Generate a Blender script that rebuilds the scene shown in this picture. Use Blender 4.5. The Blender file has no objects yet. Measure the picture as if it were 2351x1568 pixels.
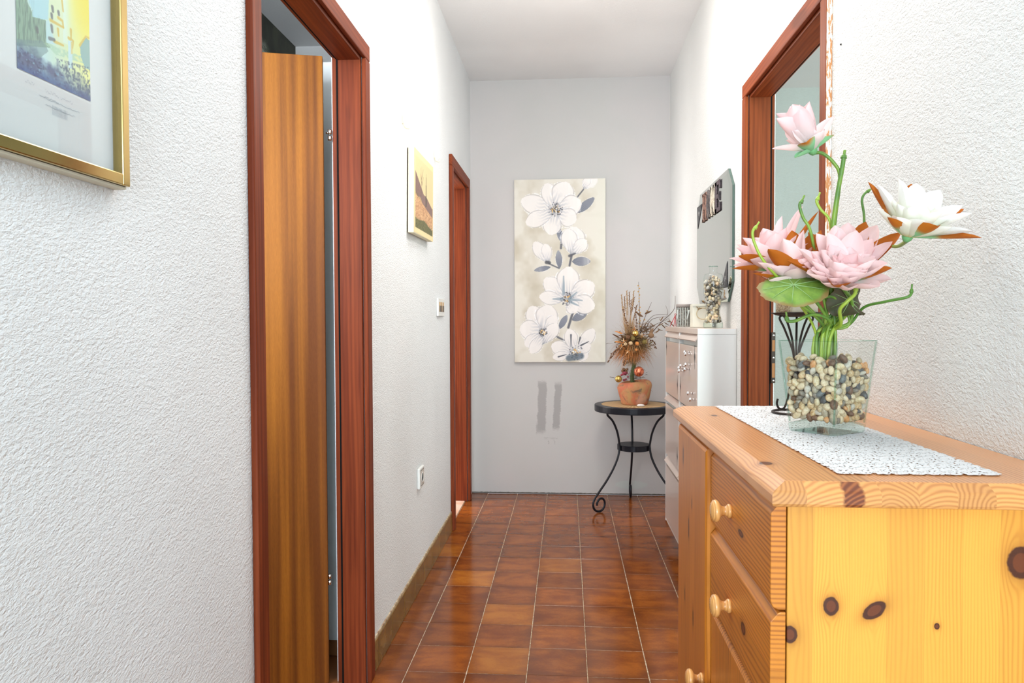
import bpy, bmesh, math, random
import numpy as np
from mathutils import Vector, Matrix, Euler
random.seed(7); np.random.seed(7)
sc = bpy.context.scene
COL = sc.collection
PI = math.pi
# ------------------------------------------------------------------ camera, world, lights, exposure
F, YAW, PITCH, ROLL, CH = 1695.5, .07448, .028, -.00365, 1.1843
def cam_axes():
    cy, sy, cp, sp, cr, sr = math.cos(YAW), math.sin(YAW), math.cos(PITCH), math.sin(PITCH), math.cos(ROLL), math.sin(ROLL)
    r = Vector((cy, sy, 0)); w = Vector((-sy*cp, cy*cp, -sp)); u = r.cross(w)
    return cr*r+sr*u, -sr*r+cr*u, w
CR, CU, CW = cam_axes()
cam_data = bpy.data.cameras.new('camera'); cam = bpy.data.objects.new('camera', cam_data); COL.objects.link(cam)
cam.matrix_world = Matrix(((CR.x, CU.x, -CW.x, 0), (CR.y, CU.y, -CW.y, 0), (CR.z, CU.z, -CW.z, CH), (0, 0, 0, 1)))
cam_data.sensor_fit = 'HORIZONTAL'; cam_data.sensor_width = 36; cam_data.lens = 36*F/2351; cam_data.clip_start = .02
sc.camera = cam
def at(px, py, Y):          # a point seen at pixel (px, py) on the plane at depth Y
    d = CR*((px-1175.5)/F) - CU*((py-784)/F) + CW
    return Vector((0, 0, CH)) + d*(Y/d.y)
world = bpy.data.worlds.new('world'); sc.world = world; world.use_nodes = True
bg = world.node_tree.nodes['Background']; bg.inputs[0].default_value = (.80, .90, 1, 1); bg.inputs[1].default_value = 1.0
def area(name, loc, rot, sx, sy, power, color):
    l = bpy.data.lights.new(name, 'AREA'); l.shape = 'RECTANGLE'; l.size = sx; l.size_y = sy; l.energy = power; l.color = color
    o = bpy.data.objects.new(name, l); COL.objects.link(o); o.location = loc; o.rotation_euler = rot; return o
def lamp(name, loc, r, power, color):
    l = bpy.data.lights.new(name, 'POINT'); l.energy = power; l.color = color; l.shadow_soft_size = r
    o = bpy.data.objects.new(name, l); COL.objects.link(o); o.location = loc; return o
area('daylight_entrance', (0.02, -3.8, 1.25), (PI/2, 0, 0), 1.2, 2.3, 128, (.72, .88, 1))
lamp('hall_lamp', (.10, 3.05, 2.24), .10, 11, (1, .93, .865))
area('fill_light_overhead', (0, 2.25, 2.785), (0, 0, 0), .5, 2.0, 18, (1, .955, .91))  # wide overhead fill, added to spread light evenly along the corridor
lamp('fill_light_near', (-.02, .70, 2.05),  .22, 3.8, (.80, .95, 1))  # added cool fill that brightens the near walls, no fixture there
area('daylight_side_room', (1.9, 1.2, 1.6), (PI/2, 0, -.25), 1.2, 1.6, 60, (.80, .95, .96))
area('daylight_left_room', (-1.15, .5, 2.0), (PI/2+.25, 0, 0), .7, 1.2, 48, (.85, .93, 1))
area('fill_light_far_room', (-2.1, 4.75, 1.5), (PI/2, 0, -PI/2), .9, 1.8, 50, (1, .96, .93))  # fill added behind the far doorway to brighten the corridor's end
sc.view_settings.view_transform = 'Standard'; sc.view_settings.look = 'None'; sc.view_settings.gamma = 1
sc.view_settings.use_curve_mapping = False; sc.view_settings.exposure = 0.52
sc.cycles.max_bounces = 12; sc.cycles.transparent_max_bounces = 16; sc.cycles.use_denoising = True
sc.cycles.caustics_reflective = False; sc.cycles.caustics_refractive = False

# ------------------------------------------------------------------ helpers
def lin(r, g, b):
    f = lambda c: c/255/12.92 if c/255 <= .04045 else ((c/255+.055)/1.055)**2.4
    return (f(r), f(g), f(b), 1)
def finish(me, mat, smooth):
    if mat is not None:
        for m in (mat if isinstance(mat, (list, tuple)) else [mat]): me.materials.append(m)
    if smooth: me.polygons.foreach_set('use_smooth', [True]*len(me.polygons))
def part(name, bm, mat, parent=None, smooth=False, bevel=0, local=False, seg=2):
    """one mesh object; a bmesh built in world coordinates, moved into the frame of its parent"""
    if parent is not None and not local:
        root = parent
        while root.parent is not None: root = root.parent
        bmesh.ops.translate(bm, verts=bm.verts, vec=-Vector(root.location))
    bmesh.ops.recalc_face_normals(bm, faces=bm.faces)
    me = bpy.data.meshes.new(name); bm.to_mesh(me); bm.free(); finish(me, mat, smooth)
    o = bpy.data.objects.new(name, me); COL.objects.link(o)
    if parent is not None: o.parent = parent
    if bevel:
        m = o.modifiers.new('b', 'BEVEL'); m.width = bevel; m.segments = seg; m.limit_method = 'ANGLE'; m.angle_limit = .6
        m.harden_normals = False
        if smooth is False: me.polygons.foreach_set('use_smooth', [False]*len(me.polygons))
    return o
def tag(o, label, cat, group=None, kind=None):
    if label: o['label'] = label
    if cat: o['category'] = cat
    if group: o['group'] = group
    if kind: o['kind'] = kind
    return o
def thing(name, label, cat, loc=(0, 0, 0), group=None):
    o = bpy.data.objects.new(name, None); COL.objects.link(o); o.location = loc; o.empty_display_size = .05
    return tag(o, label, cat, group)
def structure(name, loc=(0, 0, 0)):
    o = bpy.data.objects.new(name, None); COL.objects.link(o); o.location = loc; o['kind'] = 'structure'; return o
def box(bm, x0, x1, y0, y1, z0, z1, mi=0):
    vs = [bm.verts.new(p) for p in ((x0,y0,z0),(x1,y0,z0),(x1,y1,z0),(x0,y1,z0),(x0,y0,z1),(x1,y0,z1),(x1,y1,z1),(x0,y1,z1))]
    for f in ((0,3,2,1),(4,5,6,7),(0,1,5,4),(1,2,6,5),(2,3,7,6),(3,0,4,7)):
        bm.faces.new([vs[i] for i in f]).material_index = mi
    return vs
def B(*a):
    bm = bmesh.new()
    for q in a: box(bm, *q)
    return bm
def smooth_path(P, n=6):
    P = [Vector(p) for p in P]
    if len(P) < 3: return P
    out = []
    for i in range(len(P)-1):
        a, b, c, d = P[max(i-1, 0)], P[i], P[i+1], P[min(i+2, len(P)-1)]
        for k in range(n):
            t = k/n
            out.append(.5*((2*b)+(-a+c)*t+(2*a-5*b+4*c-d)*t*t+(-a+3*b-3*c+d)*t**3))
    out.append(P[-1]); return out
def tube(bm, P, r, seg=8, n=6, cap=True, flat=1.0):
    P = smooth_path(P, n); N = len(P)
    rr = r if callable(r) else (lambda t: r)
    nrm = None; rings = []
    for i, p in enumerate(P):
        t = (P[min(i+1, N-1)]-P[max(i-1, 0)]).normalized()
        if nrm is None:
            nrm = t.orthogonal().normalized()
        nrm = (nrm - t*nrm.dot(t)).normalized(); b = t.cross(nrm)
        rad = rr(i/(N-1))
        rings.append([bm.verts.new(p+(nrm*math.cos(2*PI*k/seg)+b*flat*math.sin(2*PI*k/seg))*rad) for k in range(seg)])
    for a, b in zip(rings, rings[1:]):
        for k in range(seg): bm.faces.new((a[k], a[(k+1) % seg], b[(k+1) % seg], b[k]))
    if cap: bm.faces.new(rings[0][::-1]); bm.faces.new(rings[-1])
def lathe(bm, prof, c, seg=32, axis=None, sq=0):
    c = Vector(c); M = Matrix.Identity(3)
    if axis is not None: M = Vector((0, 0, 1)).rotation_difference(Vector(axis).normalized()).to_matrix()
    rings = []
    for r, z in prof:
        if r < 1e-6: rings.append([bm.verts.new(c+M @ Vector((0, 0, z)))])
        else: rings.append([bm.verts.new(c+M @ Vector((r*math.cos(2*PI*k/seg), r*math.sin(2*PI*k/seg), z))) for k in range(seg)])
    for a, b in zip(rings, rings[1:]):
        if len(a) == 1 and len(b) == 1: continue
        for k in range(seg):
            k2 = (k+1) % seg
            if len(a) == 1: bm.faces.new((a[0], b[k], b[k2]))
            elif len(b) == 1: bm.faces.new((a[k], a[k2], b[0]))
            else: bm.faces.new((a[k], a[k2], b[k2], b[k]))
    if len(rings[0]) > 1: bm.faces.new(rings[0][::-1])
    if len(rings[-1]) > 1: bm.faces.new(rings[-1])
def prism(bm, pts, d):       # polygon of Vectors pushed along d
    a = [bm.verts.new(p) for p in pts]; b = [bm.verts.new(Vector(p)+Vector(d)) for p in pts]
    bm.faces.new(a[::-1]); bm.faces.new(b); n = len(a)
    for i in range(n): bm.faces.new((a[i], a[(i+1) % n], b[(i+1) % n], b[i]))
def loops(bm, L, cap=True):  # bridge loops of equal length
    R = [[bm.verts.new(p) for p in l] for l in L]
    for a, b in zip(R, R[1:]):
        for k in range(len(a)): bm.faces.new((a[k], a[(k+1) % len(a)], b[(k+1) % len(a)], b[k]))
    if cap: bm.faces.new(R[0][::-1]); bm.faces.new(R[-1])

# ------------------------------------------------------------------ material kit: python expressions -> math nodes
class X:
    def __init__(s, nt, v): s.nt = nt; s.v = v
    def _m(s, op, *a):
        n = s.nt.nodes.new('ShaderNodeMath'); n.operation = op
        for i, q in enumerate((s,)+a):
            if isinstance(q, X): q = q.v
            if isinstance(q, (int, float)): n.inputs[i].default_value = q
            else: s.nt.links.new(q, n.inputs[i])
        return X(s.nt, n.outputs[0])
    def __add__(s, o): return s._m('ADD', o)
    __radd__ = __add__
    def __sub__(s, o): return s._m('SUBTRACT', o)
    def __rsub__(s, o): return (s*-1)+o
    def __mul__(s, o): return s._m('MULTIPLY', o)
    __rmul__ = __mul__
    def __truediv__(s, o): return s._m('DIVIDE', o)
    def sin(s): return s._m('SINE')
    def sqrt(s): return s._m('SQRT')
    def pow(s, p): return s._m('POWER', p)
    def max(s, o): return s._m('MAXIMUM', o)
    def min(s, o): return s._m('MINIMUM', o)
    def floor(s): return s._m('FLOOR')
    def fract(s): return s._m('FRACT')
    def abs(s): return s._m('ABSOLUTE')
    def exp(s): return s._m('EXPONENT')
    def sstep(s, a, b):
        n = s.nt.nodes.new('ShaderNodeMapRange'); n.interpolation_type = 'SMOOTHSTEP'
        s.nt.links.new(s.v, n.inputs[0]); n.inputs[1].default_value = a; n.inputs[2].default_value = b
        return X(s.nt, n.outputs[0])
class Mat:
    def __init__(s, name):
        s.m = bpy.data.materials.new(name); s.m.use_nodes = True; s.nt = s.m.node_tree; s.b = s.nt.nodes['Principled BSDF']
        s.tc = s.nt.nodes.new('ShaderNodeTexCoord')
        s.sep = None
    def n(s, t): return s.nt.nodes.new(t)
    def xyz(s, src='Object'):
        q = s.n('ShaderNodeSeparateXYZ'); s.nt.links.new(s.tc.outputs[src], q.inputs[0])
        return [X(s.nt, q.outputs[i]) for i in range(3)]
    def comb(s, a, b, c):
        q = s.n('ShaderNodeCombineXYZ')
        for i, v in enumerate((a, b, c)):
            if isinstance(v, X): s.nt.links.new(v.v, q.inputs[i])
            else: q.inputs[i].default_value = v
        return q.outputs[0]
    def noise(s, vec=None, scale=5, detail=2, rough=.5, dist=0, w=None, color=False):
        q = s.n('ShaderNodeTexNoise')
        if w is not None:
            q.noise_dimensions = '4D'; s.nt.links.new(w.v, q.inputs['W']) if isinstance(w, X) else None
        s.nt.links.new(vec if vec is not None else s.tc.outputs['Object'], q.inputs['Vector'])
        q.inputs['Scale'].default_value = scale; q.inputs['Detail'].default_value = detail; q.inputs['Roughness'].default_value = rough; q.inputs['Distortion'].default_value = dist
        return q.outputs[1] if color else X(s.nt, q.outputs[0])
    def white(s, v):
        q = s.n('ShaderNodeTexWhiteNoise'); q.noise_dimensions = '1D'; s.nt.links.new(v.v, q.inputs['W']); return X(s.nt, q.outputs[0])
    def mix(s, f, a, b):
        q = s.n('ShaderNodeMix'); q.data_type = 'RGBA'
        for i, v in ((0, f), (6, a), (7, b)):
            if isinstance(v, X): s.nt.links.new(v.v, q.inputs[i])
            elif isinstance(v, (tuple, list, float, int)): q.inputs[i].default_value = v
            else: s.nt.links.new(v, q.inputs[i])
        return q.outputs[2]
    def hsv(s, col, val=1.0, sat=1.0):
        q = s.n('ShaderNodeHueSaturation'); s.nt.links.new(col, q.inputs['Color'])
        for k, v in (('Value', val), ('Saturation', sat)):
            if isinstance(v, X): s.nt.links.new(v.v, q.inputs[k])
            else: q.inputs[k].default_value = v
        return q.outputs[0]
    def base(s, c):
        if isinstance(c, (tuple, list)): s.b.inputs['Base Color'].default_value = c
        else: s.nt.links.new(c, s.b.inputs['Base Color'])
        return s
    def set(s, **k):
        for a, v in k.items(): s.b.inputs[{'rough': 'Roughness', 'metal': 'Metallic', 'spec': 'Specular IOR Level', 'coat': 'Coat Weight', 'coatr': 'Coat Roughness', 'sss': 'Subsurface Weight', 'trans': 'Transmission Weight', 'ior': 'IOR', 'sheen': 'Sheen Weight'}[a]].default_value = v
        return s
    def link(s, key, v): s.nt.links.new(v.v if isinstance(v, X) else v, s.b.inputs[key]); return s
    def bump(s, h, strength=.3, dist=.002):
        q = s.n('ShaderNodeBump'); q.inputs['Strength'].default_value = strength; q.inputs['Distance'].default_value = dist
        s.nt.links.new(h.v, q.inputs['Height']); s.nt.links.new(q.outputs[0], s.b.inputs['Normal']); return s
def plain(name, c, rough=.5, metal=0, **k):
    return Mat(name).base(c).set(rough=rough, metal=metal, **k).m

def stucco(name, col, scale=1.0, strength=.55, dist=.0055, axis='X', col2=None):
    m = Mat(name); x, y, z = m.xyz()
    a = y if axis == 'X' else x
    v = m.comb((a+z*.35)*.62, z-a*.22, (x if axis == 'X' else y)*1.0)
    n1 = m.noise(v, 185*scale, 2.5, .6, .25); n2 = m.noise(v, 420*scale, 1, .5, 0); n3 = m.noise(v, 42*scale, 2, .5, 0)
    m.bump(n1*1.0+n2*.22+n3*.55, strength, dist)
    lo = m.noise(None, 1.6, 2, .5, 0)
    c2 = col2 or tuple(c*.95 for c in col[:3])+(1,)
    m.base(m.mix(lo.sstep(.35, .65), col, c2)).set(rough=.9, spec=.2)
    return m.m
M_wall_l = stucco('stucco_white', (.81, .83, .84, 1))
M_wall_r = stucco('stucco_white_right', (.80, .81, .80, 1), strength=.6)
M_plaster = stucco('plaster_ceiling', (.86, .855, .855, 1), .8, .30, .003, 'Z')
M_sideroom = stucco('stucco_side_room', (.62, .66, .63, 1), .55, .8, .006, 'Y')
M_white_wall = plain('painted_white_wall', (.80, .80, .79, 1), .85)

def backwall_mat():
    m = Mat('grey_painted_wall'); x, y, z = m.xyz()
    n = m.noise(None, 1.3, 3, .55, .3)
    c = m.mix(n.sstep(.38, .62), lin(207, 202, 200), lin(202, 200, 197))
    # scuff marks left by something that stood against the wall
    fine = m.noise(m.comb(x*.5, y, z*2), 90, 3, .6, .5); wob = (m.noise(m.comb(0, 0, z), 9, 2, .5)-.5)*.05
    def bar(cx, z0, z1, w, lean=0):
        u = ((x-cx)-(z-(z0+z1)/2)*lean+wob).abs()
        side = (u+(fine-.5)*.022).sstep(w, w*.72)
        ends = (((z-(z0+z1)/2).abs())+(fine-.5)*.05).sstep((z1-z0)/2, (z1-z0)/2-.035)
        return side*ends
    marks = (bar(-.172, .41, .785, .033, .02).max(bar(-.068, .43, .775, .027, .05))).max(bar(-.185, .40, .50, .030, 0)*.8)
    ln = bar(-.105, .372, .392, .055)*(.8); d1 = bar(-.125, .335, .38, .0035)*.7; d2 = bar(-.085, .335, .38, .0035)*.7
    c = m.mix((marks*.55).max(ln.max(d1.max(d2))*.9), c, lin(140, 135, 134))
    # paint touch-up patch and darker strip along the floor
    patch = (((x-.43)*(x-.43)*30+(z-.07)*(z-.07)*400)+(fine-.5)*.4).sstep(.45, .2)
    c = m.mix(patch*.6, c, lin(205, 212, 205))
    c = m.mix((z+(fine-.5)*.012).sstep(.013, .006), c, lin(90, 85, 78))
    m.base(c).set(rough=.75, spec=.25)
    m.bump(m.noise(None, 260, 2, .5), .12, .001)
    return m.m
M_back = backwall_mat()

def pine(name, u, v, light, dark, stave=.049, u0=0, freq=260, knots=(), rough=.42, seed=0., tone=.16, off=(0, 0, 0), coat=.25, line=.55, endgrain=False):
    """pine boards: u/v = axis letters across and along the grain, knots (u, v, radius, stretch) in world metres"""
    m = Mat(name); c = dict(zip('xyz', m.xyz())); o = dict(zip('xyz', off))
    U = c[u]+o[u]; V = c[v]+o[v]; W = c[[k for k in 'xyz' if k not in (u, v)][0]]
    st = ((U-u0)/stave).floor(); rnd = m.white(st+seed)
    du_tot = U; kmask = None; halo = None; core = None
    for kn in knots:
        ku, kv, kr, ks = kn[:4]; ka = kn[4] if len(kn) > 4 else 0.
        du = (U-ku)*math.cos(ka)+(V-kv)*math.sin(ka); dv = ((V-kv)*math.cos(ka)-(U-ku)*math.sin(ka))/ks; dU = U-ku
        rho = (du*du+dv*dv).sqrt().max(kr*.5)
        dvl = (V-kv)/(ks*1.9); rl = (dU*dU+dvl*dvl).max(kr*kr*.55)
        near = (rho/(-kr*3.2)).exp()
        du_tot = du_tot-dU*(kr*kr*.9)/rl*near.pow(.3)
        wob = m.noise(m.comb(U, V, 0), 120, 2, .5)
        k = (rho+(wob-.5)*kr*.22).sstep(kr*1.02, kr*.86)
        h = ((rho-kr)/(-kr*.55)).exp().min(1.0)
        cc = rho.sstep(kr*.62, kr*.5)
        kmask = k if kmask is None else kmask.max(k); halo = h if halo is None else halo.max(h); core = cc if core is None else core.max(cc)
    lo = m.noise(m.comb(U*3.0, V*.7, st*.37+seed), 3.0, 2, .5, 0); lo2 = m.noise(m.comb(U*14, V*1.6, st*.91+seed), 2.2, 2, .5, 0)
    ph = du_tot*freq*(rnd*.7+.55)+lo2*13+lo*11+rnd*40
    ring = ((ph.sin()+1)*.5).pow(2.2)
    fib = m.noise(m.comb(U*900, V*14, W*300), 1, 2, .5)
    col = m.mix(ring*(line*(lo.sstep(.3, .7)*.6+.4)), light, dark)
    col = m.hsv(col, (rnd-.5)*tone+(fib-.5)*.12+1.0, 1.0)
    if kmask is not None:
        col = m.mix(halo*.55, col, tuple(d*.62 for d in dark[:3])+(1,))
        kr_ = ((m.noise(m.comb(U, V, 0), 300, 2, .5)-.5)*.5+.5)
        kc = m.mix(kr_, lin(50, 20, 11), lin(98, 48, 24)); kc = m.mix(core*.5, kc, lin(136, 68, 30))
        col = m.mix(kmask, col, kc)
    seam = ((((U-u0)/stave).fract()-.5).abs()).sstep(.494, .4985)
    col = m.mix(seam*.35, col, tuple(d*.6 for d in dark[:3])+(1,))
    m.base(col).set(rough=rough, spec=.4, coat=coat, coatr=.25)
    m.bump(ring*.5+fib*.3, .10, .0006)
    return m.m
def endgrain(name, light, dark, stave=.047, u0=.310):
    m = Mat(name); x, y, z = m.xyz(); x = x+DX; z = z+0.0
    st = ((x-u0)/stave).floor(); r1 = m.white(st+3.3); r2 = m.white(st+9.1)
    cx = (x-u0)-(st+.5+(r1-.5)*1.2)*stave; cz = z-.9+(r2-.5)*.16-.02
    rad = (cx*cx+cz*cz).sqrt()+(m.noise(None, 25, 2, .5)-.5)*.004
    ring = ((rad*1150).sin()*.5+.5).pow(1.6)
    col = m.mix(ring*.6, light, dark); col = m.hsv(col, r2*.35+.8)
    kx = x-.3695; kz = z-.955; k = ((kx*kx)*1.0+(kz*kz)*.25).sqrt()+(m.noise(None, 150, 2)-.5)*.006
    col = m.mix(k.sstep(.016, .011), col, m.mix(ring, lin(110, 50, 22), lin(165, 92, 45)))
    m.base(col).set(rough=.4, coat=.3, coatr=.25); return m.m

def stained(name, c1, c2, u='z', rough=.45, knots=()):
    """red-brown stained softwood, grain along axis u"""
    m = Mat(name); c = dict(zip('xyz', m.xyz())); oth = [k for k in 'xyz' if k != u]
    v = m.comb(c[oth[0]]*60, c[oth[1]]*60, c[u]*2.2)
    n = m.noise(v, 1, 3, .6, .4); n2 = m.noise(None, 2.2, 2, .5)
    ring = (((c[oth[0]]+c[oth[1]])*420+m.noise(m.comb(c[oth[0]]*8, c[oth[1]]*8, c[u]*1.3), 1, 2)*16).sin()*.5+.5).pow(2)
    col = m.mix(n.sstep(.3, .7), c1, c2); col = m.mix(ring*.35, col, tuple(q*.62 for q in c2[:3])+(1,))
    col = m.hsv(col, n2*.5+.75)
    ch = m.noise(m.comb(c[oth[0]]*1, c[oth[1]]*1, c[u]*.25), 170, 2, .5)
    dk = m.noise(m.comb(c[oth[0]]*9, c[oth[1]]*9, c[u]*3.1), 1, 1, .5)
    col = m.mix(dk.sstep(.72, .78)*.5, col, tuple(q*.35 for q in c2[:3])+(1,))
    m.base(col).set(rough=rough+.05, spec=.12); m.bump(n, .12, .0006)
    return m.m
M_stain = stained('stained_wood', lin(134, 62, 32), lin(106, 45, 24))
M_stain_h = stained('stained_wood_lengthwise', lin(138, 66, 34), lin(110, 48, 26), 'y')
M_stain_r = stained('stained_wood_right', lin(146, 72, 34), lin(120, 54, 24))
M_stain_rh = stained('stained_wood_right_lengthwise', lin(150, 74, 38), lin(124, 56, 28), 'y')
M_stain_jamb = stained('stained_wood_jamb', lin(126, 62, 28), lin(98, 44, 18))
M_seal = plain('black_rubber', (.010, .010, .010, 1), .8, spec=.03)
def veneer():
    m = Mat('mahogany_veneer'); x, y, z = m.xyz()
    st = m.noise(m.comb(x*17, 0, z*.5), 1, 2, .5, .2); st2 = m.noise(m.comb(x*60, 0, z*.9), 1, 2, .5)
    fib = m.noise(m.comb(x*1400, y*10, z*70), 1, 1, .5)
    col = m.mix((st*.7+st2*.3).sstep(.36, .62), lin(166, 102, 32), lin(110, 60, 22))
    col = m.hsv(col, fib*.5+.75)
    m.base(col).set(rough=.5, spec=.2); return m.m
M_veneer = veneer()
def chipped():
    m = Mat('chipped_painted_edge'); x, y, z = m.xyz()
    n = m.noise(m.comb(x*5, y*5, z*.9), 42, 3, .6, .6); k = m.noise(m.comb(0, 0, z), 5, 2, .5)
    m.base(m.mix((n+(k-.5)*.35).sstep(.47, .53), lin(206, 140, 86), lin(245, 238, 225))).set(rough=.7); return m.m
M_chip = chipped()
# ------------------------------------------------------------------ room shell
XL, XR, YB, ZC = -.655, .688, 5.023, 2.81
TW = .10
D1 = (1.525, 2.350, 2.035); D2 = (4.150, 4.800, 2.060); DR = (2.040, 2.885, 2.040)
Y0 = -4.0
def setting(name, bm, mat): return tag(part(name, bm, mat), None, None, kind='structure')
setting('wall_left', B((XL-TW, XL, Y0, D1[0], 0, ZC), (XL-TW, XL, D1[0], D1[1], D1[2], ZC), (XL-TW, XL, D1[1], D2[0], 0, ZC),
                       (XL-TW, XL, D2[0], D2[1], D2[2], ZC), (XL-TW, XL, D2[1], YB, 0, ZC)), M_wall_l)
setting('wall_right', B((XR, XR+TW, Y0, DR[0], 0, ZC), (XR, XR+TW, DR[0], DR[1], DR[2], ZC), (XR, XR+TW, DR[1], YB, 0, ZC)), M_wall_r)
setting('wall_back', B((XL-TW, XR+TW, YB, YB+.12, 0, ZC)), M_back)
setting('wall_front', B((XL-TW, -.60, Y0-.1, Y0, 0, ZC), (.62, XR+TW, Y0-.1, Y0, 0, ZC), (-.60, .62, Y0-.1, Y0, 2.4, ZC)), M_white_wall)
setting('ceiling', B((-2.4, 3.0, Y0-.1, 5.6, ZC, ZC+.1)), M_plaster)
setting('wall_left_room', B((-1.72, -1.60, .3, 4.43, 0, ZC)), None)
setting('wall_left_room_end', B((-1.60, XL-TW, 4.31, 4.43, 0, ZC)), M_white_wall)
setting('wall_left_room_near', B((-1.60, XL-TW, .3, .42, 0, ZC)), M_white_wall)
setting('wall_side_room', B((XR+TW, 3.0, 5.36, 5.48, 0, ZC)), M_sideroom)
setting('wall_side_room_right', B((2.88, 3.0, .6, 5.36, 0, ZC)), M_sideroom)
setting('wall_side_room_near', B((XR+TW, 2.88, .6, .72, 0, ZC)), M_sideroom)
setting('wall_far_room', B((-2.4, -2.28, 4.43, 5.6, 0, ZC), (-2.28, XL-TW, 5.48, 5.6, 0, ZC)), M_white_wall)
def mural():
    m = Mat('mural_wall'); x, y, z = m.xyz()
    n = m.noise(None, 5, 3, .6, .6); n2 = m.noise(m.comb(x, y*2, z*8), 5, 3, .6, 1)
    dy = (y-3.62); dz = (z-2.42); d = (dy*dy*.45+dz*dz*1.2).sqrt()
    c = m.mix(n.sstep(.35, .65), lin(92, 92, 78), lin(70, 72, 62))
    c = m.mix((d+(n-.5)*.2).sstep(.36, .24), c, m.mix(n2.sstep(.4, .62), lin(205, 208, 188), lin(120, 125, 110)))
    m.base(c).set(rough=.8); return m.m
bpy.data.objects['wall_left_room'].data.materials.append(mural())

def tile_mat(name, c1, c2, edge):
    m = Mat(name); x, y, z = m.xyz()
    oi = m.n('ShaderNodeObjectInfo'); rnd = X(m.nt, oi.outputs['Random']); w = rnd*57.
    n = m.noise(m.comb(x*.8, y*1.6, 0), 9, 4, .6, .5, w=w); f = m.noise(None, 160, 2, .6, 0, w=w)
    ed = (x.abs().max(y.abs())+(n-.5)*.06).sstep(.06, .104)
    c = m.mix((n+(f-.5)*.25).sstep(.3, .7), c1, c2); c = m.mix(ed*.5, c, edge); c = m.hsv(c, rnd*.30+.84)
    m.base(c).set(rough=.14, spec=.26); m.bump(m.noise(None, 9, 2, .5, 0, w=w), .02, .003); return m.m
M_tile = tile_mat('brown_glazed_tile', lin(146, 80, 30), lin(116, 58, 22), lin(90, 46, 22))
M_tile_light = tile_mat('amber_glazed_tile', lin(178, 108, 38), lin(152, 84, 30), lin(130, 70, 28))
def grout():
    m = Mat('grout'); n = m.noise(None, 60, 3, .6)
    m.base(m.mix(n.sstep(.3, .7), lin(212, 196, 168), lin(150, 118, 88))).set(rough=.9); return m.m
M_grout = grout()
floor = structure('floor')
part('grout_bed', B((XL-TW, XR+TW, Y0, YB, -.06, -.0015)), M_grout, floor)
GX, GY, T = -.5427, 2.2331, .203
def tile_mesh(x0, x1, y0, y1, mat):     # local to its centre
    bm = bmesh.new(); h = .0012
    X0, X1, Y0_, Y1_ = x0, x1, y0, y1
    L = [[(X0, Y0_, -.008), (X1, Y0_, -.008), (X1, Y1_, -.008), (X0, Y1_, -.008)], [(X0, Y0_, -.0012), (X1, Y0_, -.0012), (X1, Y1_, -.0012), (X0, Y1_, -.0012)],
         [(X0+h, Y0_+h, 0), (X1-h, Y0_+h, 0), (X1-h, Y1_-h, 0), (X0+h, Y1_-h, 0)]]
    loops(bm, L); bmesh.ops.recalc_face_normals(bm, faces=bm.faces)
    me = bpy.data.meshes.new('tile'); bm.to_mesh(me); bm.free(); me.materials.append(mat); return me
g = .0013
full = [tile_mesh(-T/2+g+dx, T/2-g+dx*.5, -T/2+g, T/2-g+dy, M_tile) for dx, dy in ((0, 0), (.0006, -.0005), (.0003, .0003), (-.0002, -.0003))]
light_tiles = {(1, 3), (1, 1), (-1, 7), (2, 6), (0, 5)}
full_l = tile_mesh(-T/2+g, T/2-g, -T/2+g, T/2-g, M_tile_light)
rt = random.Random(3)
for row in range(-10, 14):
    y0 = GY+row*T; y1 = min(y0+T, YB)
    for colm in range(-1, 7):
        x0 = GX+colm*T; x1 = x0+T
        if x0 > XR-.006: continue
        cx, cy = x0+T/2, y0+T/2; a, b = max(x0, XL-.0), min(x1, XR)
        if colm == -1 and (D1[0]-.0 < cy < D1[1] or D2[0] < cy < D2[1]): a = XL-.015
        lt = (colm, row) in light_tiles
        if a > x0+.001 or b < x1-.001 or y1 < y0+T-.001:
            me = tile_mesh(a+g-cx, b-g-cx, -T/2+g, y1-g-cy, M_tile_light if lt else M_tile)
        else: me = full_l if lt else full[rt.randrange(4)]
        o = bpy.data.objects.new('tile', me); COL.objects.link(o); o.parent = floor
        o.location = (cx, cy, rt.uniform(-.0004, .0003)); o.rotation_euler = (rt.uniform(-.0012, .0012), rt.uniform(-.0012, .0012), rt.uniform(-.0015, .0015))
M_marble = Mat('rosy_marble'); M_marble.base(M_marble.mix(M_marble.noise(None, 9, 4, .6, 1).sstep(.3, .7), lin(222, 190, 172), lin(205, 165, 140))).set(rough=.25); M_marble = M_marble.m
fl2 = setting('floor_far_room', B((-2.4, XL-.017, 4.15, 5.6, -.05, .004)), M_marble)
setting('floor_left_room', B((-1.72, XL-TW, .3, 4.14, -.05, -.001), (XL-TW, XL-.017, 1.52, 2.36, -.05, -.001)), plain('wood_floor', lin(150, 90, 45), .35))
setting('floor_side_room', B((XR+TW, 3.0, .6, 5.48, -.05, -.001), (XR+.001, XR+TW, 2.03, 2.89, -.05, -.001)), plain('side_room_floor', lin(165, 110, 70), .35))

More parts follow.
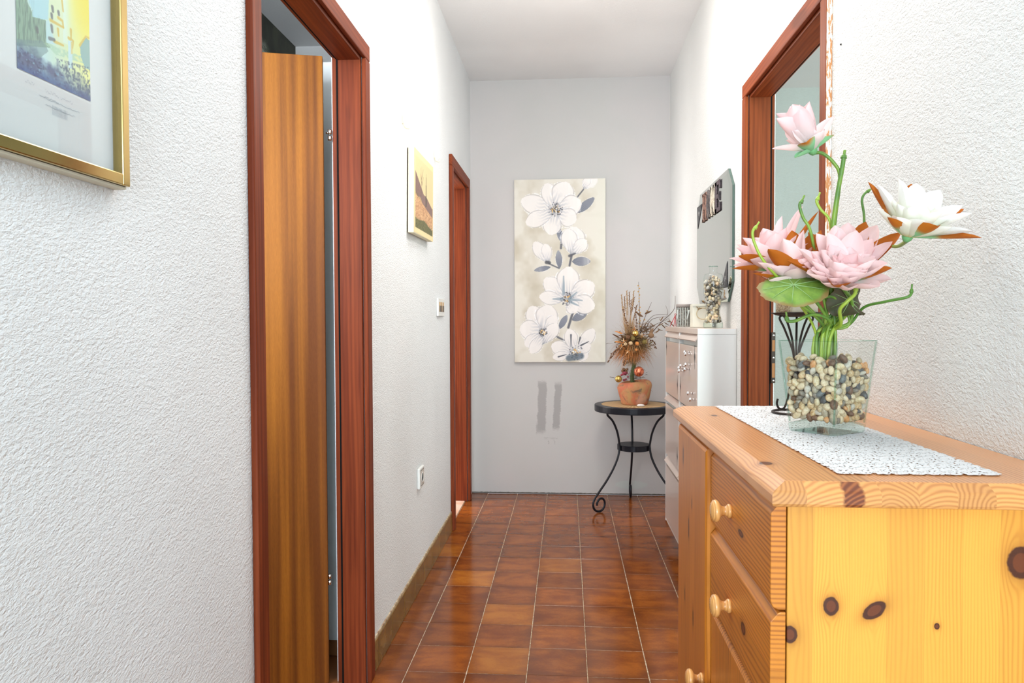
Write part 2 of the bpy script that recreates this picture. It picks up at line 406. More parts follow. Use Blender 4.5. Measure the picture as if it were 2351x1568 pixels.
# skirting tiles on the left wall
def skirt_mat():
    m = Mat('olive_glazed_tile'); oi = m.n('ShaderNodeObjectInfo'); rnd = X(m.nt, oi.outputs['Random']); n = m.noise(None, 14, 3, .6, .5, w=rnd*31.)
    m.base(m.hsv(m.mix(n.sstep(.3, .7), lin(146, 112, 58), lin(112, 82, 38)), rnd*.25+.9)).set(rough=.2); return m.m
M_skirt = skirt_mat()
bb = structure('baseboard_left')
js = [2.4565, 2.666, 2.8689, 3.072, 3.2724, 3.4732, 3.6739, 3.8753, 4.076]
def skirt(y0, y1, n): 
    bm = B((XL+.0005, XL+.0085, y0+.0012, y1-.0012, .001, .104+n))
    part('tile', bm, M_skirt, bb, bevel=.0015)
skirt(2.405, js[0], 0)
for i in range(8): skirt(js[i], js[i+1], rt.uniform(-.001, .001))
skirt(js[8], 4.108, 0)
for i in range(12): skirt(1.484-.203*(i+1), 1.484-.203*i, rt.uniform(-.001, .001))
part('grout_bed', B((XL+.0003, XL+.0065, Y0, 1.484, 0, .100), (XL+.0003, XL+.0065, 2.405, 4.108, 0, .100), (XL+.0004, XL+.005, 2.405, 4.108, .10, .112)), M_grout, bb)

# ------------------------------------------------------------------ doors
def door_frame(name, side, wx, op, cw, ct, mats, depth=.085, outer_gap=.001):
    """casing and jambs round an opening; side -1 = left wall (face looks to +X)"""
    s = -side; y0, y1, zt = op; root = structure(name, (wx, (y0+y1)/2, 0))
    def bx(a, b): return (min(a, b), max(a, b))
    Mv, Mh, Mj = mats
    fx = bx(wx, wx+s*ct)
    part('casing', B((*fx, y0-cw+.008, y0+.008, 0, zt-.008)), Mv, root, bevel=.004)
    part('casing', B((*fx, y1-.008, y1+cw-.008, 0, zt-.008)), Mv, root, bevel=.004)
    part('casing', B((*fx, y0-cw+.008, y1+cw-.008, zt-.008, zt+cw-.008)), Mh, root, bevel=.004)
    jx = bx(wx-s*.0012, wx-s*depth); t = .018; r = .012
    sx = bx(wx-s*(depth+.006), wx-s*(TW-.004))
    part('jamb', B((*jx, y0, y0+t, 0, zt)), Mj, root, bevel=.002); part('jamb', B((*jx, y1-t, y1, 0, zt)), Mj, root, bevel=.002)
    part('jamb', B((*jx, y0+t, y1-t, zt-t, zt)), Mh, root, bevel=.002)
    part('rebate', B((*sx, y0, y0+t-r, 0, zt)), Mj, root, bevel=.001); part('rebate', B((*sx, y1-t+r, y1, 0, zt)), Mj, root, bevel=.001)
    part('rebate', B((*sx, y0+t-r, y1-t+r, zt-t+r, zt)), Mh, root, bevel=.001)
    gx = bx(wx-s*depth, wx-s*(depth+.006))
    part('seal', B((*gx, y1-t+.003, y1-.001, 0, zt-.001), (*gx, y0+.001, y0+t-.003, 0, zt-.001), (*gx, y0+t, y1-t, zt-t+.003, zt-.001)), M_seal, root)
    return root
M3 = (M_stain, M_stain_h, M_stain)
d1 = door_frame('door_1', -1, XL, D1, .052, .015, M3, .074)
d2 = door_frame('door_2', -1, XL, D2, .062, .020, M3, .076)
d3 = door_frame('door_3', 1, XR, DR, .052, .015, (M_stain_r, M_stain_rh, M_stain_jamb), .078)
# peeling paint on the outer side of the near casing of door 3
part('peeling_edge', B((XR-.0145, XR-.0005, DR[0]-.0462, DR[0]-.0442, 0, 2.08)), M_chip, d3)
# open leaf of door 1
hx, hy = -.7744, 2.3207; ang = math.atan2(-.0522, -.1848)
lm = Matrix.Translation((hx, hy, 0)) @ Matrix.Rotation(ang, 4, 'Z')
bm = B((0, .80, -.036, 0, .008, 2.028)); bmesh.ops.transform(bm, matrix=lm, verts=bm.verts)
leaf = part('door_leaf', bm, M_veneer, d1, bevel=.002)
for z in (.545, 1.725):
    bm = bmesh.new(); p = at(757, 311 if z > 1 else 1331, 2.335)
    for k in (0, 1):
        lathe(bm, [(0, -.018+k*.0), (.006, -.016), (.0065, -.002), (0, -.001)], p+Vector((0, 0, k*.02)), 12)
    tube(bm, [p+Vector((0, 0, .008)), p+Vector((-.012, 0, .008))], .003, 6)
    part('hinge', bm, plain('chrome_hinge', (.75, .72, .68, 1), .18, 1), leaf, smooth=True)
tc = thing('tall_cupboard', 'tall plain white cupboard glimpsed through the gap behind the open veneered door', 'cupboard', (-1.0, 2.70, 0))
part('carcass', B((-1.30, -.765, 2.54, 2.90, 0, 2.085)), plain('white_melamine', (.82, .84, .84, 1), .5), tc, bevel=.003)
part('door', B((-1.298, -.767, 2.520, 2.538, .06, 2.08)), plain('white_melamine_door', (.80, .83, .83, 1), .45), tc, bevel=.003)
part('plinth', B((-1.29, -.775, 2.532, 2.539, .0, .058)), plain('brown_plinth', lin(150, 96, 50), .6), tc)
# strike plate on door 3
bm = B((.7715, .7875, 2.8625, 2.8660, .944, 1.137)); sp = part('strike_plate', bm, plain('dark_bronze', (.035, .025, .02, 1), .4, .8), d3, bevel=.004)
part('slot', B((.775, .785, 2.862, 2.8627, 1.065, 1.107), (.775, .785, 2.862, 2.8627, .965, 1.02)), plain('bare_wood', lin(150, 100, 55), .7), sp)
bm = bmesh.new()
for z in (1.125, 1.04, .953): lathe(bm, [(0, .002), (.0035, .001), (.0035, 0)], (.780, 2.8624, z), 10, axis=(0, -1, 0))
part('screw', bm, plain('steel_screw', (.6, .6, .58, 1), .3, 1), sp)

DX = 0.48   # x of the dresser's root
# ------------------------------------------------------------------ pine dresser
DL = (DX, 1.42, 0)
LG, DKN = lin(240, 170, 68), lin(206, 124, 38)
knots_end = [(.3549, .7974, .0110, 1.25), (.4115, .7930, .0105, 1.75, -.95), (.3010, .7572, .0105, 1.2), (.4926, .7738, .0038, 1.2), (.5985, .8617, .0185, 1.25),
             (.36, .42, .011, 1.2), (.52, .55, .012, 1.2), (.45, .30, .010, 1.2), (.63, .35, .014, 1.2)]
P_end = pine('pine_end_panel', 'x', 'z', LG, DKN, .0485, .3305-.0485, 1250, knots_end, off=DL, seed=2.3, line=.46, tone=.2)
P_top = pine('pine_top', 'x', 'y', lin(222, 156, 96), lin(172, 102, 52), .047, .310-.047*2, 1050, [(.3277, 1.6745, .0065, 1.9), (.295, 1.119, .010, 1.2), (.45, 1.75, .008, 1.5)], off=DL, seed=5.1, line=.75, rough=.33, coat=.5)
P_endgrain = endgrain('pine_end_grain', lin(226, 160, 92), lin(178, 104, 48))
P_body = pine('pine_body', 'y', 'z', lin(206, 140, 66), lin(160, 92, 36), .06, 1.0, 1100, off=DL, seed=1.7)
def front(name, seed, knots, horizontal):
    a, b = ('z', 'y') if horizontal else ('y', 'z')
    return pine(name, a, b, lin(216, 134, 44), lin(156, 80, 20), .077 if horizontal else .062, .63 if horizontal else 1.438, 900, knots, off=DL, seed=seed, line=.9, tone=.22)
P_d1 = front('pine_drawer_upper', 4.4, [(.845, 1.1896, .0055, 3.2)], True)
P_d2 = front('pine_drawer_lower', 8.2, [(.70, 1.17, .010, 1.5)], True)
P_door = front('pine_door_far', 6.6, [(1.7188, .8725, .006, 3.5), (1.6391, .7272, .006, 4), (1.69, .56, .005, 3), (1.58, .55, .006, 3), (1.60, .79, .004, 3)], False)
P_door2 = front('pine_door_near', 9.9, [(1.25, .50, .006, 3)], False)
P_knob = Mat('pine_knob')
_x, _y, _z = P_knob.xyz()
_d = ((_y*_y+_z*_z).sqrt()*1500+_x*500+P_knob.noise(None, 60, 2)*4).sin()*.5+.5
P_knob.base(P_knob.mix(_d.pow(2)*.6, lin(236, 176, 104), lin(184, 112, 50))).set(rough=.35, coat=.5, coatr=.2); P_knob = P_knob.m
dresser = thing('dresser', 'pine dresser with two drawers and turned wooden knobs under a white lace runner', 'dresser', DL)
def rect_loop(x0, x1, y0, y1, z): return [(x0, y0, z), (x1, y0, z), (x1, y1, z), (x0, y1, z)]
bm = bmesh.new(); TX0, TX1, TY0, TY1, TZ = .266, .686, .977, 1.880, .971
prof = [(.006, .940), (.0015, .9415), (0, .945), (0, .956), (.0015, .9595), (.004, .9618), (.0215, .9705), (.0235, .971)]
loops(bm, [rect_loop(TX0+i, TX1, TY0+i, TY1-i, z) for i, z in prof])
for f in bm.faces:
    n = f.normal if f.normal.length else f.normal
bm.normal_update()
for f in bm.faces:
    c = f.calc_center_median()
    f.material_index = 1 if (c.y < TY0+.024 and abs(f.normal.y) > .25) or (c.y > TY1-.024 and abs(f.normal.y) > .25) else 0
part('dresser_top', bm, [P_top, P_endgrain], dresser)
part('end_panel', B((.297, .684, 1.016, 1.036, .0, .9395)), P_end, dresser, bevel=.0015)
part('end_panel', B((.297, .684, 1.776, 1.796, .0, .9395)), P_end, dresser, bevel=.0015)
part('back_panel', B((.676, .684, 1.037, 1.775, .06, .935)), P_body, dresser)
part('divider', B((.298, .675, 1.428, 1.446, .06, .935)), P_body, dresser)
part('bottom_board', B((.298, .675, 1.037, 1.775, .06, .078)), P_body, dresser)
part('plinth', B((.310, .326, 1.037, 1.775, .0, .059)), P_body, dresser)
part('rail', B((.298, .32, 1.037, 1.427, .780, .796), (.298, .32, 1.037, 1.427, .622, .636)), P_body, dresser)
def drawer_front(y0, y1, z0, z1, mat):
    # profile: chamfered top edge, rounded bottom edge
    xf, xb = .275, .2955; h = .0115
    prof = [(xb, z0), (xf+.010, z0), (xf+.004, z0+.003), (xf+.001, z0+.008), (xf, z0+.014), (xf, z1-.014), (xf+.010, z1-.002), (xf+.014, z1), (xb, z1)]
    bm = bmesh.new(); prism(bm, [Vector((x, y0, z)) for x, z in prof], (0, y1-y0, 0)); return bm
def knob(c, parent):
    bm = bmesh.new()
    lathe(bm, [(.0, 0), (.0115, 0), (.012, .004), (.0105, .006), (.008, .0085), (.0075, .012), (.0095, .017), (.0165, .0205), (.0188, .0245), (.018, .029), (.0125, .0330), (.005, .0345), (0, .0348)], (0, 0, 0), 28, axis=(-1, 0, 0))
    bmesh.ops.recalc_face_normals(bm, faces=bm.faces)
    me = bpy.data.meshes.new('knob'); bm.to_mesh(me); bm.free(); finish(me, P_knob, True)
    o = bpy.data.objects.new('knob', me); COL.objects.link(o); o.parent = parent; o.location = Vector(c)-Vector(DL); return o
for (y0, y1, z0, z1, mat, kz) in ((1.0165, 1.434, .7905, .9365, P_d1, .862), (1.0165, 1.434, .6335, .7875, P_d2, .700)):
    dr = part('drawer', drawer_front(y0, y1, z0, z1, mat), mat, dresser, bevel=.0012)
    knob((.2752, 1.262, kz), dr)
def cab_door(y0, y1, z0, z1, xf, mat, ky):
    bm = bmesh.new()
    L = [rect_loop(0, 0, 0, 0, 0)]
    def l(x, i): return [(x, y0+i, z0+i), (x, y1-i, z0+i), (x, y1-i, z1-i), (x, y0+i, z1-i)]
    bm = bmesh.new(); loops(bm, [l(.2955, 0), l(xf+.008, 0), l(xf+.003, .002), l(xf, .008)])
    d = part('door', bm, mat, dresser); knob((xf+.0002, ky, .475), d); return d
cab_door(1.4395, 1.796, .062, .9365, .2665, P_door, 1.465)
cab_door(1.0165, 1.434, .062, .6305, .275, P_door2, 1.405)

# ------------------------------------------------------------------ lace runner
def lace():
    x0, x1, y0, y1, h = .366, .588, 1.040, 1.850, .0021
    nx, ny = int((x1-x0)/h), int((y1-y0)/h)
    gx, gy = np.meshgrid(np.arange(nx), np.arange(ny))
    px, py = (gx+.5)*h, (gy+.5)*h
    W_, H_ = nx*h, ny*h
    # scalloped outline
    def scal(t, p): return .0050*np.abs(np.sin(np.pi*t/p))+.0018*np.abs(np.sin(np.pi*t/(p/3)))
    ed = np.minimum(np.minimum(px-.005+scal(py, .024), W_-px-.005+scal(py, .024)), np.minimum(py-.005+scal(px, .024), H_-py-.005+scal(px, .024)))
    keep = ed > 0
    # flower-shaped slits
    c = .030; rows = np.floor(py/c); ox = (rows % 2)*c/2
    cx = (np.floor((px-ox)/c)+.5)*c+ox; cy = (rows+.5)*c
    dx, dy = px-cx, py-cy; r = np.hypot(dx, dy); a = np.arctan2(dy, dx)
    slit = (np.abs(np.sin(3*a+rows)) < .42) & (r > .0040) & (r < .0118)
    dots = (np.abs(np.sin(6*a)) < .34) & (r > .0128) & (r < .0150)
    rng = np.random.RandomState(5); nz = rng.rand(ny, nx)
    keep &= ~((slit & (nz > .12)) | (dots & (nz > .25)))
    z = .0012+.0006*(np.cos(r/.0105*np.pi*2)*.5+.5)+.0004*rng.rand(ny, nx)
    vid = -np.ones((ny+1, nx+1), int)
    use = np.zeros((ny+1, nx+1), bool)
    ys, xs = np.nonzero(keep)
    for dy_, dx_ in ((0, 0), (0, 1), (1, 0), (1, 1)): use[ys+dy_, xs+dx_] = True
    vid[use] = np.arange(use.sum())
    vy, vx = np.nonzero(use)
    zz = z[np.minimum(vy, ny-1), np.minimum(vx, nx-1)]
    co = np.stack([x0+vx*h, y0+vy*h, np.full(len(vx), .971)+zz], 1)
    # the runner lies a little askew
    t = .012; cxm, cym = (x0+x1)/2, (y0+y1)/2
    X_ = (co[:, 0]-cxm)*math.cos(t)-(co[:, 1]-cym)*math.sin(t); Y_ = (co[:, 0]-cxm)*math.sin(t)+(co[:, 1]-cym)*math.cos(t)
    co[:, 0], co[:, 1] = X_, Y_; co[:, 2] -= .971
    n = len(co); bot = co.copy(); bot[:, 2] = .0003
    q = np.stack([vid[ys, xs], vid[ys, xs+1], vid[ys+1, xs+1], vid[ys+1, xs]], 1)
    me = bpy.data.meshes.new('lace_runner'); me.from_pydata(co.tolist(), [], q.tolist()); 
    m = Mat('white_lace'); m.base((.78, .79, .80, 1)).set(rough=.9, spec=.1); m.bump(m.noise(None, 900, 2, .6), .5, .0006)
    finish(me, m.m, True)
    o = bpy.data.objects.new('lace_runner', me); COL.objects.link(o); o.location = (cxm, cym, .9712)
    md = o.modifiers.new('s', 'SOLIDIFY'); md.thickness = .0004; md.offset = 1
    return tag(o, 'white crocheted lace runner with scalloped edges laid along the pine dresser top', 'table runner')
lace()

# ------------------------------------------------------------------ glass vase with pebbles
def thin_glass(name, tint=(.985, .994, .99), edge=(.78, .88, .84)):
    m = Mat(name); nt = m.nt; nt.nodes.remove(m.b)
    tr = m.n('ShaderNodeBsdfTransparent'); gl = m.n('ShaderNodeBsdfGlossy'); gl.inputs['Roughness'].default_value = .02
    lw = m.n('ShaderNodeLayerWeight'); lw.inputs[0].default_value = .5
    fc = X(nt, lw.outputs['Facing']); f = fc.pow(4.0)
    nt.links.new(m.mix(f, tint+(1,), edge+(1,)), tr.inputs[0])
    mx = m.n('ShaderNodeMixShader'); nt.links.new((fc.pow(5.0)*.80+.035).v, mx.inputs[0]); nt.links.new(tr.outputs[0], mx.inputs[1]); nt.links.new(gl.outputs[0], mx.inputs[2])
    nt.links.new(mx.outputs[0], nt.nodes['Material Output'].inputs[0]); return m.m
M_glass = thin_glass('clear_glass'); M_rim = thin_glass('glass_edge', (.80, .90, .86), (.45, .62, .56))
M_base_glass = thin_glass('thick_glass', (.90, .96, .94), (.52, .70, .64))
VC = (.489, 1.432, .9735); VA = math.radians(37)
def sq(hw, z, rr=.07, n=5, bulge=0.0):     # rounded square loop, local; bulge > 0 dips the sides
    pts = []
    r = hw*rr
    for k, (sx, sy) in enumerate(((1, 1), (-1, 1), (-1, -1), (1, -1))):
        for i in range(n+1):
            a = PI/2*k+PI/2*i/n
            pts.append((sx*(hw-r)+r*math.cos(a), sy*(hw-r)+r*math.sin(a), z))
    return pts
vase = thing('glass_vase', 'tapered square clear glass vase full of pebbles on the lace runner', 'vase', VC); vase.rotation_euler = (0, 0, VA)
VH = .171; hw0, hw1 = .0485, .0640
def hwz(z): return hw0+(hw1-hw0)*(z/VH)
wt = .0022
bm = bmesh.new(); loops(bm, [sq(hwz(z), z) for z in (.0135, .05, .09, .13, VH)], cap=False)
loops(bm, [sq(hwz(z)-wt, z) for z in (.0185, .05, .09, .13, VH)], cap=False)
part('glass_wall', bm, M_glass, vase, smooth=True, local=True)
bm = bmesh.new(); loops(bm, [sq(hwz(VH), VH), sq(hwz(VH)-.0012, VH+.0012), sq(hwz(VH)-wt+.0012, VH+.0012), sq(hwz(VH)-wt, VH)], cap=False)
part('rim', bm, M_rim, vase, smooth=True, local=True)
bm = bmesh.new()
L = [sq(hwz(0)-.003, 0.0002), sq(hwz(0)-.0005, .002), sq(hwz(.012), .0132)]
inn = hwz(.018)-wt-.0005
def dome(s, zmax, zmin):     # curved inside bottom, high in the middle of the sides, low in the corners
    out = []
    for (x, y, _) in sq(inn*s, 0):
        u, v = abs(x)/inn, abs(y)/inn
        out.append((x, y, zmax-(zmax-zmin)*min(u, v)**2*1.0))
    return out
L += [dome(1, .0225, .0140), dome(.6, .0230, .0200), dome(.2, .0235, .0230)]
loops(bm, L)
part('glass_base', bm, M_base_glass, vase, smooth=False, local=True)
# vertical corner edges, thicker and greener
for k, (sx, sy) in enumerate(((1, 1), (-1, 1), (-1, -1), (1, -1))):
    bm = bmesh.new(); e = .0020
    tube(bm, [(sx*(hwz(z)-e-.0016), sy*(hwz(z)-e-.0016), z) for z in (.018, .06, .11, VH-.001)], e*.9, 8, 1)
    part('corner_edge', bm, M_rim, vase, smooth=True, local=True)

def pack(n, rlo, rhi, inside, zlo, zhi, hwf, iters=140, seed=1, round_=False, wf=.92):
    rng = np.random.RandomState(seed)
    R = rng.uniform(rlo, rhi, n); P = np.zeros((n, 3))
    P[:, 2] = rng.uniform(zlo, zhi, n); w = hwf(P[:, 2]) - rhi
    P[:, 0] = rng.uniform(-1, 1, n)*w; P[:, 1] = rng.uniform(-1, 1, n)*w
    I = np.triu_indices(n, 1)
    for it in range(iters):
        d = P[I[0]]-P[I[1]]; L_ = np.sqrt((d*d).sum(1))+1e-9; ov = (R[I[0]]+R[I[1]])*.93-L_
        m = ov > 0; a, b = I[0][m], I[1][m]; push = d[m]/L_[m][:, None]*(ov[m]*.42)[:, None]
        np.add.at(P, a, push); np.add.at(P, b, -push)
        P[:, 2] -= .00025 if it < iters-25 else 0
        w = hwf(P[:, 2])-R*wf
        if round_:
            rr = np.hypot(P[:, 0], P[:, 1]); k = np.minimum(1, w/np.maximum(rr, 1e-9)); P[:, 0] *= k; P[:, 1] *= k
        else:
            P[:, 0] = np.clip(P[:, 0], -w, w); P[:, 1] = np.clip(P[:, 1], -w, w)
        P[:, 2] = np.maximum(P[:, 2], zlo+R*.9)
    return P, R
NP = 800
PP, PR = pack(NP, .0050, .0083, None, .0232, .165, lambda z: hw0+(hw1-hw0)*(z/VH)-wt-.0003, 150, 4, False, .86)
keepm = PP[:, 2] < .147
PP, PR = PP[keepm], PR[keepm]
def stone_mesh(name, seed, mat, sub=2, amp=.16, el=(1.25, 1.0, .78)):
    bm = bmesh.new(); bmesh.ops.create_icosphere(bm, subdivisions=sub, radius=1); rg = random.Random(seed)
    dirs = [(Vector((rg.gauss(0, 1), rg.gauss(0, 1), rg.gauss(0, 1))).normalized(), rg.uniform(-amp, amp)) for _ in range(5)]
    for v in bm.verts:
        k = 1+sum(a*max(0, v.co.dot(d))**2 for d, a in dirs)
        v.co = Vector((v.co.x*el[0], v.co.y*el[1], v.co.z*el[2]))*k
    me = bpy.data.meshes.new(name); bm.to_mesh(me); bm.free(); finish(me, mat, True); return me
def stone_mat(name, c, c2):
    m = Mat(name); n = m.noise(None, 2.2, 3, .6, .6)
    m.base(m.mix(n.sstep(.35, .68), c, c2)).set(rough=.42, spec=.4); return m.m
SC = [((222, 200, 158), (190, 150, 98)), ((232, 216, 184), (214, 190, 148)), ((205, 186, 150), (168, 146, 112)), ((188, 176, 150), (158, 148, 126)), ((150, 142, 126), (118, 110, 98)),
      ((96, 98, 98), (66, 68, 70)), ((128, 98, 76), (98, 74, 60)), ((226, 178, 124), (206, 138, 84)), ((216, 208, 190), (190, 184, 168)), ((214, 190, 140), (232, 220, 190)), ((120, 126, 124), (94, 98, 98))]
SM = [stone_mat('pebble_stone', lin(*a), lin(*b)) for a, b in SC]
STM = [[stone_mesh('pebble', 10*i+j, SM[i], 2, .18, ((1.3, .95, .85), (1.12, 1.05, .7), (1.45, .9, .8))[j]) for j in range(3)] for i in range(len(SC))]
SN = ['tan', 'pale cream', 'beige', 'greyish beige', 'brownish grey', 'slate dark', 'reddish brown', 'orange', 'milky white', 'honey yellow', 'bluish grey']
wts = [6, 7, 6, 4, 3, 3.2, 2.6, 2, 3.5, 4, 1.6]
R_v = Matrix.Rotation(VA, 3, 'Z'); rp = random.Random(11)
hwv = hw0+(hw1-hw0)*(PP[:, 2]/VH)-wt
wp = [R_v @ Vector(p) + Vector(VC) for p in PP]
# faces turned to the camera: local -x and -y sides
cdir = (Vector((0, 0, CH))-Vector(VC)); cl = R_v.transposed() @ cdir
sx = -1 if cl.x < 0 else 1; sy = -1 if cl.y < 0 else 1
dface = np.minimum(np.minimum(hwv-sx*PP[:, 0], hwv-sy*PP[:, 1])-PR, (.156-PP[:, 2])*.55)
order = np.argsort(dface)
rest = bmesh.new()
for k, i in enumerate(order):
    ci = rp.choices(range(len(SC)), wts)[0]; me = STM[ci][rp.randrange(3)]
    rot = Euler((rp.uniform(0, 6.3), rp.uniform(0, 6.3), rp.uniform(0, 6.3))).to_matrix().to_4x4()
    s = PR[i]*.98
    if k < 298:
        o = bpy.data.objects.new('pebble', me); COL.objects.link(o); o.location = wp[i]; o.rotation_euler = rot.to_euler(); o.scale = (s, s, s)
        tag(o, 'small %s pebble inside the square glass vase' % SN[ci], 'pebble', 'pebbles in the glass vase')
    else:
        t = bmesh.new(); bmesh.ops.create_icosphere(t, subdivisions=1, radius=1)
        for v in t.verts: v.co = Matrix.Translation(wp[i]) @ rot @ Vector((v.co.x*1.2*s, v.co.y*s, v.co.z*.85*s))
        mm = {v: rest.verts.new(v.co) for v in t.verts}
        for f in t.faces: nf = rest.faces.new([mm[v] for v in f.verts]); nf.material_index = ci
        t.free()
o = part('pebble_filling', rest, SM, None, smooth=True); tag(o, 'heap of mixed pebbles in the core of the square glass vase', 'pebbles', 'pebbles in the glass vase', 'stuff')
def onX(px, py, X_):
    d = CR*((px-1175.5)/F) - CU*((py-784)/F) + CW
    return Vector((0, 0, CH)) + d*(X_/d.x)
# ------------------------------------------------------------------ lotus flowers
def petal_mat(name, L, base, mid, tip, a=.05, b=.45, c=.9, vein=.06, trans=.3):
    m = Mat(name); x, y, z = m.xyz(); r = (x*x+y*y+z*z).sqrt()*(1/L)
    fib = m.noise(m.comb(x*1.0, y*1.0, z*.3), 55, 2, .6, .3)
    r2 = r+(fib-.5)*.16
    c1 = m.mix(r2.sstep(a, b), base, mid); c1 = m.mix(r2.sstep(b, c), c1, tip)
    c1 = m.hsv(c1, (fib-.5)*vein*2+1.0)
    m.base(c1).set(rough=.65, spec=.25)
    tl = m.n('ShaderNodeBsdfTranslucent'); m.nt.links.new(c1, tl.inputs[0])
    mx = m.n('ShaderNodeMixShader'); mx.inputs[0].default_value = trans
    m.nt.links.new(m.b.outputs[0], mx.inputs[1]); m.nt.links.new(tl.outputs[0], mx.inputs[2]); m.nt.links.new(mx.outputs[0], m.nt.nodes['Material Output'].inputs[0])
    return m.m
def petal_verts(L, W, th0, bend, cup, base_r=.004, nu=8, nl=12, blunt=1.12, rip=0.0, seed=0):
    """petal in the flower's frame (axis +Z), azimuth 0; th0 opening from the axis, bending back to it"""
    rg = random.Random(seed); V = []; x = base_r; z = 0.
    ph = rg.uniform(0, 6)
    for i in range(nl):
        t = i/(nl-1); th = th0-bend*t
        if i: x += math.sin(th)*L/(nl-1); z += math.cos(th)*L/(nl-1)
        w = W*.54*(math.sin(PI*min(1, t**blunt*.985+.015))**.62) if 0 < t < 1 else (W*.10 if t == 0 else 0.0006)
        for j in range(nu):
            u = j/(nu-1)*2-1
            n = cup*(u*u)*w*1.4 + rip*math.sin(5*t+ph+u*2)*w
            V.append((x-math.cos(th)*n, u*w, z+math.sin(th)*n))
    Fc = [(i*nu+j, i*nu+j+1, (i+1)*nu+j+1, (i+1)*nu+j) for i in range(nl-1) for j in range(nu-1)]
    return V, Fc
def petal_obj(name, parent, mat, phi, **k):
    V, Fc = petal_verts(**k); me = bpy.data.meshes.new(name); me.from_pydata(V, [], Fc); finish(me, mat, True)
    o = bpy.data.objects.new(name, me); COL.objects.link(o); o.parent = parent; o.rotation_euler = (0, 0, phi); return o
PK = dict(base=lin(254, 248, 244), mid=lin(254, 233, 231), tip=lin(252, 221, 221))
M_pink = petal_mat('pink_petal', .085, a=.05, b=.5, c=1.0, **PK)
M_pink_in = petal_mat('pink_inner_petal', .06, a=.0, b=.4, c=.9, base=lin(254, 236, 232), mid=lin(253, 226, 223), tip=lin(252, 213, 212))
M_cream = petal_mat('cream_petal', .085, a=.02, b=.35, c=.95, base=lin(240, 240, 160), mid=lin(252, 252, 232), tip=lin(246, 244, 240))
M_sepal = petal_mat('sepal', .085, a=.40, b=.62, c=.95, base=lin(150, 214, 160), mid=lin(198, 118, 34), tip=lin(184, 100, 26), vein=.1, trans=.12)
M_stem = Mat('green_stem'); M_stem.base(M_stem.mix(M_stem.noise(None, 22, 2, .5).sstep(.35, .65), lin(132, 164, 58), lin(88, 130, 54))).set(rough=.4); M_stem = M_stem.m
M_calyx = plain('calyx_green', lin(110, 170, 110), .6)
def rotz(axis): return Vector((0, 0, 1)).rotation_difference(Vector(axis).normalized())
def flower(label, P, axis, layers, sepals, customs, mat, mat_in, stem, seed, name='lotus_flower', sr_=.0032, group='artificial lotus flowers in the vase', center=True):
    t = thing(name, label, 'flower', P, group); q = rotz(axis); rg = random.Random(seed)
    t.rotation_mode = 'XYZ'; t.rotation_euler = q.to_euler(); Ri = q.to_matrix().transposed()
    def dirof(tip):
        d = Ri @ (Vector(tip)-Vector(P)); return math.atan2(d.y, d.x), math.acos(max(-1, min(1, d.normalized().z))), d.length
    for li, (n, th, L, W, bend, cup) in enumerate(layers):
        off = rg.uniform(0, 6.28)
        for k in range(n):
            petal_obj('petal', t, mat_in if (mat_in and li >= len(layers)-2) else mat, off+2*PI*k/n+rg.uniform(-.12, .12),
                      L=L*rg.uniform(.93, 1.06), W=W*rg.uniform(.9, 1.08), th0=math.radians(th+rg.uniform(-5, 5))+bend*.5, bend=bend, cup=cup, rip=.05, seed=rg.random())
    for lst, nm, mt in ((customs, 'petal', mat), (sepals, 'sepal', M_sepal)):
        for tip, W, bend, cup in lst:
            ph, th, L = dirof(tip)
            petal_obj(nm, t, mt, ph, L=L, W=W, th0=th+bend*.5, bend=bend, cup=cup, blunt=1.0, seed=rg.random(), base_r=.002)
    bm = bmesh.new(); lathe(bm, [(0, -.008), (.004, -.0075), (.0075, -.003), (.009, .002), (.006, .005), (0, .006)], (0, 0, 0), 14)
    part('calyx', bm, M_calyx, t, smooth=True, local=True)
    if center:
        bm = bmesh.new()
        for k in range(14):
            a = k*2.4; r = .002+.0006*k
            V, Fc = petal_verts(.018+.0006*k, .009, math.radians(8+k*1.7)+.4, .9, .5, r*.5, 4, 5)
            M_ = Matrix.Rotation(a, 3, 'Z'); vs = [bm.verts.new(M_ @ Vector(v)) for v in V]
            for f in Fc: bm.faces.new([vs[i] for i in f])
        part('heart', bm, mat_in or mat, t, smooth=True, local=True)
    bm = bmesh.new(); M_ = q.to_matrix().transposed()
    tube(bm, [M_ @ (Vector(p)-Vector(P)) for p in stem], sr_, 8, 6)
    part('stem', bm, M_stem, t, smooth=True, local=True)
    return t
VCX, VCY = VC[0], VC[1]
def bunch(k, z=1.02):      # where stem k stands among the pebbles
    a = k*2.4; r = .0035+.0016*(k % 6)
    return Vector((VCX-.005+r*math.cos(a), VCY+r*math.sin(a), z))
def bt(k, s=1.0):          # where it leaves the vase
    a = k*2.4; r = (.008+.0022*(k % 6))*s
    return Vector((VCX-.004+r*math.cos(a), VCY+r*math.sin(a)*.8, 1.150))
A = at
